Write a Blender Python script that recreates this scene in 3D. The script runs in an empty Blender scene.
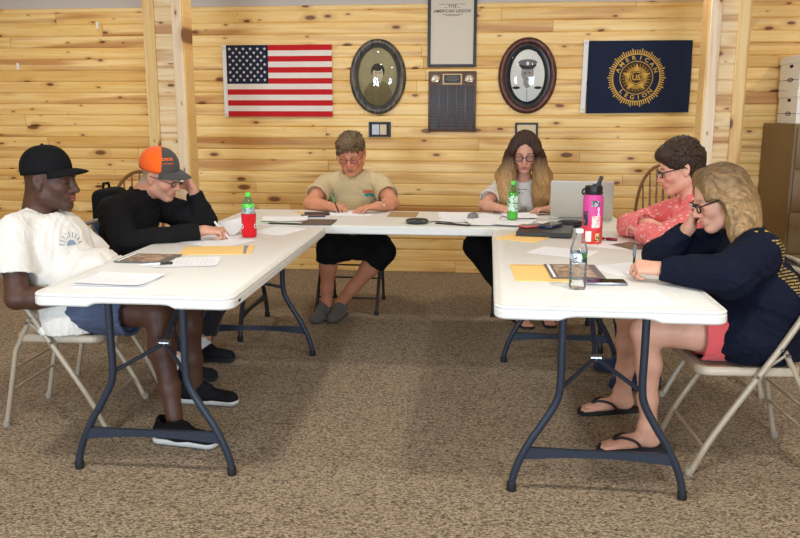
import bpy, bmesh, math, random
import numpy as np
from mathutils import Vector, Matrix, Euler

random.seed(7)
C = bpy.context.scene.collection
PI = math.pi

# ------------------------------------------------------------------ helpers
def lin(c):
    """sRGB 0-255 triple to linear rgba"""
    out = []
    for v in c:
        v = v / 255.0
        out.append(v / 12.92 if v <= 0.04045 else ((v + 0.055) / 1.055) ** 2.4)
    return (*out, 1.0)

MATS = {}
def mat(name, rgb, rough=0.6, metal=0.0, spec=0.5, trans=0.0, ior=1.45, bump=0.0, bump_scale=200.0,
        var=0.0, var_scale=8.0, sheen=0.0, sss=0.0, coat=0.0, emit=None, emit_str=0.0):
    if name in MATS:
        return MATS[name]
    m = bpy.data.materials.new(name); m.use_nodes = True
    nt = m.node_tree; b = nt.nodes['Principled BSDF']
    b.inputs['Base Color'].default_value = lin(rgb)
    b.inputs['Roughness'].default_value = rough
    b.inputs['Metallic'].default_value = metal
    b.inputs['Specular IOR Level'].default_value = spec
    b.inputs['IOR'].default_value = ior
    b.inputs['Transmission Weight'].default_value = trans
    b.inputs['Sheen Weight'].default_value = sheen
    b.inputs['Coat Weight'].default_value = coat
    if sss:
        b.inputs['Subsurface Weight'].default_value = sss
        b.inputs['Subsurface Radius'].default_value = (0.01, 0.004, 0.002)
    if emit:
        b.inputs['Emission Color'].default_value = lin(emit)
        b.inputs['Emission Strength'].default_value = emit_str
    tc = nt.nodes.new('ShaderNodeTexCoord')
    if var:
        n = nt.nodes.new('ShaderNodeTexNoise'); n.inputs['Scale'].default_value = var_scale
        n.inputs['Detail'].default_value = 5
        nt.links.new(tc.outputs['Object'], n.inputs['Vector'])
        mx = nt.nodes.new('ShaderNodeMix'); mx.data_type = 'RGBA'
        c = lin(rgb)
        mx.inputs['A'].default_value = tuple(min(1, x * (1 - var)) for x in c[:3]) + (1,)
        mx.inputs['B'].default_value = tuple(min(1, x * (1 + var)) for x in c[:3]) + (1,)
        nt.links.new(n.outputs['Fac'], mx.inputs['Factor'])
        nt.links.new(mx.outputs['Result'], b.inputs['Base Color'])
    if bump:
        n = nt.nodes.new('ShaderNodeTexNoise'); n.inputs['Scale'].default_value = bump_scale
        n.inputs['Detail'].default_value = 3
        nt.links.new(tc.outputs['Object'], n.inputs['Vector'])
        bp = nt.nodes.new('ShaderNodeBump'); bp.inputs['Strength'].default_value = bump
        bp.inputs['Distance'].default_value = 0.003
        nt.links.new(n.outputs['Fac'], bp.inputs['Height'])
        nt.links.new(bp.outputs['Normal'], b.inputs['Normal'])
    MATS[name] = m
    return m

def thin_glass(name, tint=(255, 255, 255), ior=1.45, edge=0.0):
    """thin clear sheet: transparent with mirror reflection by Fresnel"""
    if name in MATS: return MATS[name]
    m = bpy.data.materials.new(name); m.use_nodes = True; N = m.node_tree.nodes; L = m.node_tree.links
    for n in list(N):
        if n.type != 'OUTPUT_MATERIAL': N.remove(n)
    out = [n for n in N][0]
    t = N.new('ShaderNodeBsdfTransparent'); t.inputs[0].default_value = lin(tint)
    g = N.new('ShaderNodeBsdfGlossy'); g.inputs['Roughness'].default_value = 0.03
    f = N.new('ShaderNodeFresnel'); f.inputs[0].default_value = ior
    mx = N.new('ShaderNodeMixShader'); L.new(t.outputs[0], mx.inputs[1]); L.new(g.outputs[0], mx.inputs[2]); last = mx
    L.new(f.outputs[0], mx.inputs[0])
    if edge:
        lw = N.new('ShaderNodeLayerWeight'); lw.inputs[0].default_value = 0.35
        d = N.new('ShaderNodeBsdfDiffuse'); d.inputs[0].default_value = (.92, .94, .94, 1)
        mm = N.new('ShaderNodeMath'); mm.operation = 'MULTIPLY'; mm.inputs[1].default_value = edge; L.new(lw.outputs['Facing'], mm.inputs[0])
        m2 = N.new('ShaderNodeMixShader'); L.new(mm.outputs[0], m2.inputs[0]); L.new(mx.outputs[0], m2.inputs[1]); L.new(d.outputs[0], m2.inputs[2]); last = m2
    L.new(last.outputs[0], out.inputs[0]); MATS[name] = m
    return m

class MB:
    """collects shapes; build() links them as one mesh object"""
    def __init__(s): s.v = []; s.f = []; s.mi = []; s.cur = 0
    def add(s, vs, fs):
        o = len(s.v); s.v.extend([tuple(v) for v in vs])
        for f in fs: s.f.append([i + o for i in f]); s.mi.append(s.cur)
        return s
    def xf(s, start, M):
        for i in range(start, len(s.v)): s.v[i] = tuple(M @ Vector(s.v[i]))
        return s
    def box(s, c, d, M=None):
        x, y, z = (k / 2 for k in d)
        vs = [Vector((sx * x, sy * y, sz * z)) for sz in (-1, 1) for sy in (-1, 1) for sx in (-1, 1)]
        if M is not None: vs = [M @ v for v in vs]
        vs = [v + Vector(c) for v in vs]
        return s.add(vs, [(0, 2, 3, 1), (4, 5, 7, 6), (0, 1, 5, 4), (2, 6, 7, 3), (0, 4, 6, 2), (1, 3, 7, 5)])
    def rbox(s, c, d, r=0.004, seg=2, M=None):
        bm = bmesh.new(); bmesh.ops.create_cube(bm, size=1.0)
        for v in bm.verts: v.co = Vector((v.co.x * d[0], v.co.y * d[1], v.co.z * d[2]))
        bmesh.ops.bevel(bm, geom=list(bm.edges), offset=min(r, min(d) * 0.49), segments=seg, profile=0.5, affect='EDGES')
        bm.verts.ensure_lookup_table()
        vs = [v.co.copy() for v in bm.verts]
        if M is not None: vs = [M @ v for v in vs]
        vs = [v + Vector(c) for v in vs]
        s.add(vs, [[v.index for v in f.verts] for f in bm.faces]); bm.free()
        return s
    def tube(s, pts, r, seg=10, caps=True, closed=False, flat=None):
        pts = [Vector(p) for p in pts]; n = len(pts)
        rs = r if isinstance(r, (list, tuple)) else [r] * n
        vs = []; prev = None
        for i, p in enumerate(pts):
            if closed: t = (pts[(i + 1) % n] - pts[i - 1]).normalized()
            else: t = (pts[min(i + 1, n - 1)] - pts[max(i - 1, 0)]).normalized()
            if prev is None:
                a = Vector((0, 0, 1)) if abs(t.z) < 0.9 else Vector((0, 1, 0))
                u = t.cross(a).normalized()
            else:
                u = (prev - t * prev.dot(t)).normalized()
            prev = u; w = t.cross(u)
            for k in range(seg):
                a = 2 * PI * k / seg
                vs.append(p + (u * math.cos(a) + w * math.sin(a)) * rs[i])
        fs = []
        m = n if closed else n - 1
        for i in range(m):
            for k in range(seg):
                a = i * seg + k; b = i * seg + (k + 1) % seg
                c = ((i + 1) % n) * seg + (k + 1) % seg; d = ((i + 1) % n) * seg + k
                fs.append((a, b, c, d))
        if caps and not closed:
            fs.append(tuple(reversed(range(seg)))); fs.append(tuple(range((n - 1) * seg, n * seg)))
        return s.add(vs, fs)
    def lathe(s, prof, seg=24, c=(0, 0, 0), M=None, cap=True):
        vs = []
        for (r, z) in prof:
            for k in range(seg):
                a = 2 * PI * k / seg
                v = Vector((r * math.cos(a), r * math.sin(a), z))
                if M is not None: v = M @ v
                vs.append(v + Vector(c))
        fs = []
        for i in range(len(prof) - 1):
            for k in range(seg):
                fs.append((i * seg + k, i * seg + (k + 1) % seg, (i + 1) * seg + (k + 1) % seg, (i + 1) * seg + k))
        if cap:
            if prof[0][0] > 1e-6: fs.append(tuple(reversed(range(seg))))
            if prof[-1][0] > 1e-6: fs.append(tuple(range((len(prof) - 1) * seg, len(prof) * seg)))
        return s.add(vs, fs)
    def prism(s, poly, h, f3):
        """poly: 2D points (ccw); h=(lo,hi); f3 maps (a,b,h)->xyz"""
        n = len(poly)
        vs = [f3(a, b, h[0]) for a, b in poly] + [f3(a, b, h[1]) for a, b in poly]
        fs = [tuple(reversed(range(n))), tuple(range(n, 2 * n))]
        fs += [(i, (i + 1) % n, n + (i + 1) % n, n + i) for i in range(n)]
        return s.add(vs, fs)
    def sheet(s, fn, nu, nv, thick=0.0):
        """grid sheet; fn(u,v)->xyz"""
        vs = [Vector(fn(i / nu, j / nv)) for j in range(nv + 1) for i in range(nu + 1)]
        fs = [(j * (nu + 1) + i, j * (nu + 1) + i + 1, (j + 1) * (nu + 1) + i + 1, (j + 1) * (nu + 1) + i)
              for j in range(nv) for i in range(nu)]
        if not thick: return s.add(vs, fs)
        n = len(vs); lo = [v - Vector((0, 0, thick)) for v in vs]
        fs2 = [tuple(n + i for i in reversed(f)) for f in fs]
        rim = [i for i in range(nu + 1)] + [j * (nu + 1) + nu for j in range(1, nv + 1)] + \
              [nv * (nu + 1) + i for i in range(nu - 1, -1, -1)] + [j * (nu + 1) for j in range(nv - 1, 0, -1)]
        fr = [(rim[k], n + rim[k], n + rim[(k + 1) % len(rim)], rim[(k + 1) % len(rim)]) for k in range(len(rim))]
        return s.add(vs + lo, fs + fs2 + fr)
    def build(s, name, m=None, parent=None, smooth=True, angle=40, loc=None, rot=None, mats=None, fix=True):
        me = bpy.data.meshes.new(name)
        me.from_pydata(s.v, [], s.f)
        for mm in (mats or ([m] if m else [])): me.materials.append(mm)
        if mats: me.polygons.foreach_set('material_index', s.mi)
        if fix:
            bm = bmesh.new(); bm.from_mesh(me)
            bmesh.ops.recalc_face_normals(bm, faces=bm.faces); bm.to_mesh(me); bm.free()
        if smooth:
            me.polygons.foreach_set('use_smooth', [True] * len(me.polygons))
            try: me.set_sharp_from_angle(angle=math.radians(angle))
            except Exception: pass
        o = bpy.data.objects.new(name, me); C.objects.link(o)
        if parent: o.parent = parent
        if loc: o.location = loc
        if rot: o.rotation_euler = rot
        return o

def tag(o, label=None, cat=None, group=None, kind=None):
    if label: o['label'] = label
    if cat: o['category'] = cat
    if group: o['group'] = group
    if kind: o['kind'] = kind
    return o

def thing(name, label, cat, loc=(0, 0, 0), rz=0.0, group=None):
    o = bpy.data.objects.new(name, None); C.objects.link(o)
    o.empty_display_size = 0.1
    o.location = loc; o.rotation_euler = (0, 0, rz)
    return tag(o, label, cat, group)

def struct(o): return tag(o, kind='structure')

def dup(root, loc, rz, label, group=None):
    def cp(o, par):
        c = o.copy(); C.objects.link(c)
        if par is not None: c.parent = par
        for ch in list(o.children): cp(ch, c)
        return c
    r = cp(root, None)
    r.location = loc; r.rotation_euler = (0, 0, rz); r['label'] = label
    if group: r['group'] = group
    return r

def smooth_path(pts, n=8):
    """Catmull-Rom through pts"""
    P = [Vector(p) for p in pts]; P = [P[0] * 2 - P[1]] + P + [P[-1] * 2 - P[-2]]
    out = []
    for i in range(1, len(P) - 2):
        for k in range(n):
            t = k / n; a, b, c, d = P[i - 1], P[i], P[i + 1], P[i + 2]
            out.append(0.5 * ((2 * b) + (c - a) * t + (2 * a - 5 * b + 4 * c - d) * t * t + (-a + 3 * b - 3 * c + d) * t ** 3))
    out.append(P[-2]); return out

def rrect(hx, hy, r, seg=8):
    pts = []
    for cx, cy, a0 in ((hx - r, hy - r, 0), (-hx + r, hy - r, PI / 2), (-hx + r, -hy + r, PI), (hx - r, -hy + r, 1.5 * PI)):
        for k in range(seg + 1):
            a = a0 + PI / 2 * k / seg
            pts.append((cx + r * math.cos(a), cy + r * math.sin(a)))
    return pts

def nodes(m): return m.node_tree.nodes, m.node_tree.links
def nd(m, t, **kw):
    n = m.node_tree.nodes.new(t)
    for k, v in kw.items():
        if k in n.inputs: n.inputs[k].default_value = v
        else: setattr(n, k, v)
    return n
# ------------------------------------------------------------------ pine boards
PITCH = 0.0975
def pine(name, light=(248, 218, 152), mid=(236, 194, 114), dark=(158, 104, 52), pitch=PITCH, vertical=False, seg_len=3.9, seed=0.0):
    m = bpy.data.materials.new(name); m.use_nodes = True
    N, L = nodes(m); b = N['Principled BSDF']
    def math_(op, a, b_=None, c=None):
        n = N.new('ShaderNodeMath'); n.operation = op
        for i, x in enumerate((a, b_, c)):
            if x is None: continue
            if isinstance(x, (int, float)): n.inputs[i].default_value = x
            else: L.new(x, n.inputs[i])
        return n.outputs[0]
    tc = nd(m, 'ShaderNodeTexCoord'); sep = nd(m, 'ShaderNodeSeparateXYZ'); L.new(tc.outputs['Object'], sep.inputs[0])
    if vertical: along, across = sep.outputs[2], sep.outputs[0]
    else: along, across = math_('ADD', sep.outputs[0], sep.outputs[1]), sep.outputs[2]
    idx = math_('FLOOR', math_('DIVIDE', math_('ADD', across, 0.001 + seed), pitch))
    wn = nd(m, 'ShaderNodeTexWhiteNoise', noise_dimensions='1D'); L.new(idx, wn.inputs['W'])
    off = math_('MULTIPLY', wn.outputs['Value'], 9.7)
    segi = math_('FLOOR', math_('DIVIDE', math_('ADD', along, off), seg_len))
    frac = math_('FRACT', math_('DIVIDE', math_('ADD', along, off), seg_len))
    key = nd(m, 'ShaderNodeCombineXYZ'); L.new(idx, key.inputs[0]); L.new(segi, key.inputs[1])
    wn2 = nd(m, 'ShaderNodeTexWhiteNoise', noise_dimensions='3D'); L.new(key.outputs[0], wn2.inputs['Vector'])
    rnd = wn2.outputs['Value']
    # board-local coordinates: along (x), across (y), board id (z)
    lc = nd(m, 'ShaderNodeCombineXYZ')
    L.new(math_('ADD', along, math_('MULTIPLY', rnd, 37.0)), lc.inputs[0]); L.new(across, lc.inputs[1])
    L.new(math_('MULTIPLY', rnd, 50.0), lc.inputs[2])
    # grain: long streaks
    mp = nd(m, 'ShaderNodeMapping'); mp.inputs['Scale'].default_value = (1.3, 26, 1); L.new(lc.outputs[0], mp.inputs[0])
    g1 = nd(m, 'ShaderNodeTexNoise', Scale=1.0, Detail=6.0, Roughness=0.6, Distortion=0.8); L.new(mp.outputs[0], g1.inputs['Vector'])
    mp2 = nd(m, 'ShaderNodeMapping'); mp2.inputs['Scale'].default_value = (0.55, 9, 1); L.new(lc.outputs[0], mp2.inputs[0])
    g2 = nd(m, 'ShaderNodeTexNoise', Scale=1.0, Detail=2.0, Distortion=0.5); L.new(mp2.outputs[0], g2.inputs['Vector'])
    r1 = nd(m, 'ShaderNodeValToRGB'); L.new(g1.outputs['Fac'], r1.inputs[0])
    e = r1.color_ramp.elements; e[0].position = 0.35; e[0].color = lin(mid); e[1].position = 0.62; e[1].color = lin(light)
    # heartwood streak
    r2 = nd(m, 'ShaderNodeMapRange'); r2.inputs['From Min'].default_value = 0.54; r2.inputs['From Max'].default_value = 0.68
    L.new(g2.outputs['Fac'], r2.inputs['Value'])
    st = math_('MULTIPLY', r2.outputs[0], 0.75)
    mx = nd(m, 'ShaderNodeMix', data_type='RGBA'); L.new(st, mx.inputs['Factor']); L.new(r1.outputs[0], mx.inputs['A'])
    mx.inputs['B'].default_value = lin((184, 124, 66))
    # per board tone
    tone = nd(m, 'ShaderNodeValToRGB'); L.new(rnd, tone.inputs[0]); tone.color_ramp.interpolation = 'LINEAR'
    te = tone.color_ramp.elements; te[0].position = 0; te[0].color = (0.80, 0.68, 0.54, 1); te[1].position = 1; te[1].color = (1.0, 1.0, 1.0, 1)
    x = te.new(0.12); x.color = (0.92, 0.84, 0.74, 1); x = te.new(0.3); x.color = (1.0, 0.96, 0.9, 1); x = te.new(0.75); x.color = (1.0, 0.98, 1.02, 1)
    mt = nd(m, 'ShaderNodeMix', data_type='RGBA', blend_type='MULTIPLY'); mt.inputs['Factor'].default_value = 1.0
    L.new(mx.outputs['Result'], mt.inputs['A']); L.new(tone.outputs[0], mt.inputs['B'])
    # knots
    mk = nd(m, 'ShaderNodeMapping'); mk.inputs['Scale'].default_value = (3.9, 9.5, 1); L.new(lc.outputs[0], mk.inputs[0])
    vo = nd(m, 'ShaderNodeTexVoronoi', voronoi_dimensions='2D', Scale=1.0, Randomness=1.0); L.new(mk.outputs[0], vo.inputs['Vector'])
    sc = nd(m, 'ShaderNodeSeparateColor'); L.new(vo.outputs['Color'], sc.inputs[0])
    rad = math_('MULTIPLY', math_('MULTIPLY', sc.outputs[0], sc.outputs[1]), 0.26)
    rad = math_('ADD', rad, 0.012)
    on = math_('LESS_THAN', sc.outputs[2], 0.50)
    kn = math_('DIVIDE', vo.outputs['Distance'], rad)
    core = nd(m, 'ShaderNodeMapRange'); core.inputs['From Min'].default_value = 1.15; core.inputs['From Max'].default_value = 0.7
    L.new(kn, core.inputs['Value'])
    corem = math_('MULTIPLY', core.outputs[0], on)
    halo = nd(m, 'ShaderNodeMapRange'); halo.inputs['From Min'].default_value = 3.2; halo.inputs['From Max'].default_value = 0.9
    L.new(kn, halo.inputs['Value'])
    halom = math_('MULTIPLY', math_('MULTIPLY', halo.outputs[0], on), 0.45)
    mh = nd(m, 'ShaderNodeMix', data_type='RGBA'); L.new(halom, mh.inputs['Factor']); L.new(mt.outputs['Result'], mh.inputs['A'])
    mh.inputs['B'].default_value = lin((190, 130, 66))
    mc = nd(m, 'ShaderNodeMix', data_type='RGBA'); L.new(math_('MULTIPLY', corem, 0.88), mc.inputs['Factor']); L.new(mh.outputs['Result'], mc.inputs['A'])
    mc.inputs['B'].default_value = lin((104, 58, 30))
    # butt joint line between board lengths
    jn = math_('LESS_THAN', frac, 0.0012)
    mj = nd(m, 'ShaderNodeMix', data_type='RGBA'); L.new(math_('MULTIPLY', jn, 0.6), mj.inputs['Factor']); L.new(mc.outputs['Result'], mj.inputs['A'])
    mj.inputs['B'].default_value = lin((110, 72, 38))
    L.new(mj.outputs['Result'], b.inputs['Base Color'])
    b.inputs['Roughness'].default_value = 0.42; b.inputs['Specular IOR Level'].default_value = 0.35
    return m

PINE = pine('knotty_pine')
PINE_COL = pine('knotty_pine_column', light=(246, 224, 180), mid=(236, 204, 150), seg_len=50, seed=0.03)
PINE_TRIM = pine('pine_trim_board', light=(242, 212, 152), mid=(228, 190, 120), vertical=True, pitch=0.4, seg_len=50)
PINE_PALE = pine('pale_pine_trim', light=(246, 228, 200), mid=(238, 214, 178), vertical=True, pitch=0.4, seg_len=50)

def boards_wall(name, p0, p1, z0, z1, nrm, m, pitch=PITCH, parent=None, thick=0.06):
    """horizontal tongue-and-groove boards with V grooves from p0 to p1 (xy), room side along nrm"""
    prof = []   # (depth from face, z)
    z = z0
    while z < z1 - 1e-4:
        zt = min(z + pitch, z1)
        prof += [(0.010, z), (0.003, z + 0.0045), (0.0006, z + 0.009), (0.0, z + 0.015), (0.0, zt - 0.011), (0.001, zt - 0.006), (0.004, zt - 0.003)]
        z = zt
    prof += [(0.011, z1), (thick, z1), (thick, z0)]
    n = Vector((*nrm, 0)).normalized()
    vs = []
    for p in (p0, p1):
        for d, zz in prof: vs.append(Vector((p[0], p[1], zz)) - n * d)
    k = len(prof)
    fs = [(i, (i + 1) % k, k + (i + 1) % k, k + i) for i in range(k)] + [tuple(range(k)), tuple(range(2 * k - 1, k - 1, -1))]
    b = MB(); b.add(vs, fs)
    return b.build(name, m, parent, angle=50)

X0, X1, Y0, Y1, ZC = -5.2, 4.6, -5.0, 4.27, 2.9
ZP = 2.285   # top of the pine boards on the back wall, painted wall above
struct(boards_wall('wall_back', (X0, Y1), (X1, Y1), 0, ZP, (0, -1), PINE))
struct(boards_wall('wall_left', (X0, Y0), (X0, Y1), 0, ZC, (1, 0), PINE))
struct(boards_wall('wall_right', (X1, Y0), (X1, Y1), 0, ZC, (-1, 0), PINE))

b = MB(); b.box(((X0 + X1) / 2, Y1 + .035, (ZP + ZC) / 2), (X1 - X0, .05, ZC - ZP)); struct(b.build('wall_back_upper', mat('painted_upper_wall', (196, 188, 180), .85), smooth=False))
# front wall (behind the camera) with two window openings
wp = MB(); WIN = [(-3.3, -1.9), (0.9, 2.3)]; WZ = (0.85, 2.0)
xs = [X0] + [v for w in WIN for v in w] + [X1]
for i in range(0, len(xs), 2): wp.box(((xs[i] + xs[i + 1]) / 2, Y0 - 0.06, ZC / 2), (xs[i + 1] - xs[i], 0.12, ZC))
for a, b_ in WIN:
    wp.box(((a + b_) / 2, Y0 - 0.06, WZ[0] / 2), (b_ - a, 0.12, WZ[0]))
    wp.box(((a + b_) / 2, Y0 - 0.06, (WZ[1] + ZC) / 2), (b_ - a, 0.12, ZC - WZ[1]))
struct(wp.build('wall_front', PINE, smooth=False))
white_trim = mat('white_window_trim', (225, 222, 214), 0.4)
for i, (a, b_) in enumerate(WIN):
    f = MB(); c = (a + b_) / 2; w = b_ - a; h = WZ[1] - WZ[0]; zc = (WZ[0] + WZ[1]) / 2
    for sx in (-1, 0, 1): f.box((c + sx * (w / 2 - 0.025), Y0 - 0.04, zc), (0.05, 0.07, h))
    for sz in (-1, 1): f.box((c, Y0 - 0.04, zc + sz * (h / 2 - 0.025)), (w, 0.068, 0.05))
    fo = struct(f.build('window_%d' % (i + 1), white_trim, smooth=False))
    g = MB(); g.box((c, Y0 - 0.05, zc), (w - 0.06, 0.004, h - 0.06))
    g.build('pane', thin_glass('window_glass'), fo, smooth=False)

# ceiling
cm = mat('ceiling_texture', (214, 208, 200), 0.9, bump=0.5, bump_scale=60)
b = MB(); b.box(((X0 + X1) / 2, (Y0 + Y1) / 2, ZC + 0.05), (X1 - X0 + .2, Y1 - Y0 + .2, 0.1)); struct(b.build('ceiling', cm, smooth=False))

# carpet
def carpet():
    m = bpy.data.materials.new('loop_carpet'); m.use_nodes = True
    N, L = nodes(m); b = N['Principled BSDF']
    tc = nd(m, 'ShaderNodeTexCoord')
    mp = nd(m, 'ShaderNodeMapping'); mp.inputs['Scale'].default_value = (95, 170, 1); mp.inputs['Rotation'].default_value = (0, 0, 0.35)
    L.new(tc.outputs['Object'], mp.inputs[0])
    vo = nd(m, 'ShaderNodeTexVoronoi', Scale=1.0, Randomness=0.8); L.new(mp.outputs[0], vo.inputs['Vector'])
    sc = nd(m, 'ShaderNodeSeparateColor'); L.new(vo.outputs['Color'], sc.inputs[0])
    r = nd(m, 'ShaderNodeValToRGB'); r.color_ramp.interpolation = 'CONSTANT'; L.new(sc.outputs[0], r.inputs[0])
    e = r.color_ramp.elements
    e[0].position = 0; e[0].color = lin((188, 167, 138)); e[1].position = 0.90; e[1].color = lin((84, 72, 60))
    for p, c in ((0.26, (172, 151, 122)), (0.52, (158, 137, 109)), (0.72, (196, 175, 146)), (0.84, (131, 111, 87))):
        x = e.new(p); x.color = lin(c)
    # gaps between the loops
    g = nd(m, 'ShaderNodeMapRange'); g.inputs['From Min'].default_value = 0.42; g.inputs['From Max'].default_value = 0.85
    L.new(vo.outputs['Distance'], g.inputs['Value'])
    mx = nd(m, 'ShaderNodeMix', data_type='RGBA'); L.new(g.outputs[0], mx.inputs['Factor']); L.new(r.outputs[0], mx.inputs['A'])
    mx.inputs['B'].default_value = lin((104, 84, 62))
    # slow variation
    n = nd(m, 'ShaderNodeTexNoise', Scale=3.0, Detail=3.0); L.new(tc.outputs['Object'], n.inputs['Vector'])
    mr = nd(m, 'ShaderNodeMapRange'); mr.inputs['To Min'].default_value = 0.76; mr.inputs['To Max'].default_value = 0.90; L.new(n.outputs['Fac'], mr.inputs['Value'])
    hs = nd(m, 'ShaderNodeHueSaturation'); L.new(mr.outputs[0], hs.inputs['Value']); L.new(mx.outputs['Result'], hs.inputs['Color'])
    L.new(hs.outputs[0], b.inputs['Base Color'])
    iv = nd(m, 'ShaderNodeMath', operation='SUBTRACT'); iv.inputs[0].default_value = 1.0; L.new(vo.outputs['Distance'], iv.inputs[1])
    bp = nd(m, 'ShaderNodeBump', Strength=0.9, Distance=0.006); L.new(iv.outputs[0], bp.inputs['Height'])
    L.new(bp.outputs[0], b.inputs['Normal'])
    b.inputs['Roughness'].default_value = 0.95; b.inputs['Specular IOR Level'].default_value = 0.1; b.inputs['Sheen Weight'].default_value = 0.1
    return m
b = MB(); b.box(((X0 + X1) / 2, (Y0 + Y1) / 2, -0.05), (X1 - X0 + .2, Y1 - Y0 + .2, 0.1)); struct(b.build('floor', carpet(), smooth=False))

# clad support columns
def column(name, x0, x1, y0, y1, edge, face):
    cx, cy = (x0 + x1) / 2, (y0 + y1) / 2
    w, d = x1 - x0, y1 - y0
    e = 0.006
    core = boards_wall(name, (x0 + e, y0 + e), (x1 - e, y0 + e), 0, ZC - .002, (0, -1), PINE_COL, thick=d - 2 * e, pitch=0.1)
    struct(core)
    t = 0.018; bw = 0.07
    for sx in (0, 1):
        xx = x0 + bw / 2 if sx == 0 else x1 - bw / 2
        f = MB(); f.rbox((xx, y0 + e - t / 2, ZC / 2), (bw, t, ZC - .004), 0.003, 1)
        xs_ = x0 + e - t / 2 if sx == 0 else x1 - e + t / 2
        f.build('corner_board', face if sx else edge, core)
        g = MB(); g.rbox((xs_, cy, ZC / 2), (t, d + 0.012, ZC - .004), 0.003, 1)
        go = g.build('side_board', PINE_TRIM, core)
        nl = MB()
        for k in range(22):
            nl.box((xs_ + (t / 2 if sx else -t / 2), cy + (0.02 if k % 2 else -0.03), 0.06 + k * 0.1), (0.002, 0.005, 0.006))
        nl.build('nail_heads', mat('nail_dark', (70, 48, 26), 0.6), go, smooth=False)
column('column_left', -2.405, -2.14, 2.8, 2.95, PINE_TRIM, PINE_PALE)
column('column_right', 1.355, 1.597, 2.8, 2.95, PINE_PALE, PINE_TRIM)
# little white clips left on the boards
for (x, z, lb) in ((-3.469, 2.14, 'small white clip on pine wall near the ceiling'), (-4.24, 1.79, 'small white clip on pine wall at far left edge')):
    k = MB(); k.rbox((0, -0.004, 0), (0.024, 0.008, 0.062), 0.002, 1)
    o = k.build('wall_clip', mat('white_plastic', (236, 236, 232), 0.4), loc=(x, Y1, z)); tag(o, lb, 'clip', 'white clips on the wall')
# baseboard
b = MB(); b.rbox(((X0 + X1) / 2, Y1 - 0.008, 0.05), (X1 - X0, 0.016, 0.1), 0.004, 1); struct(b.build('baseboard_back', pine('pine_baseboard', pitch=0.3, seg_len=3.2)))
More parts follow.
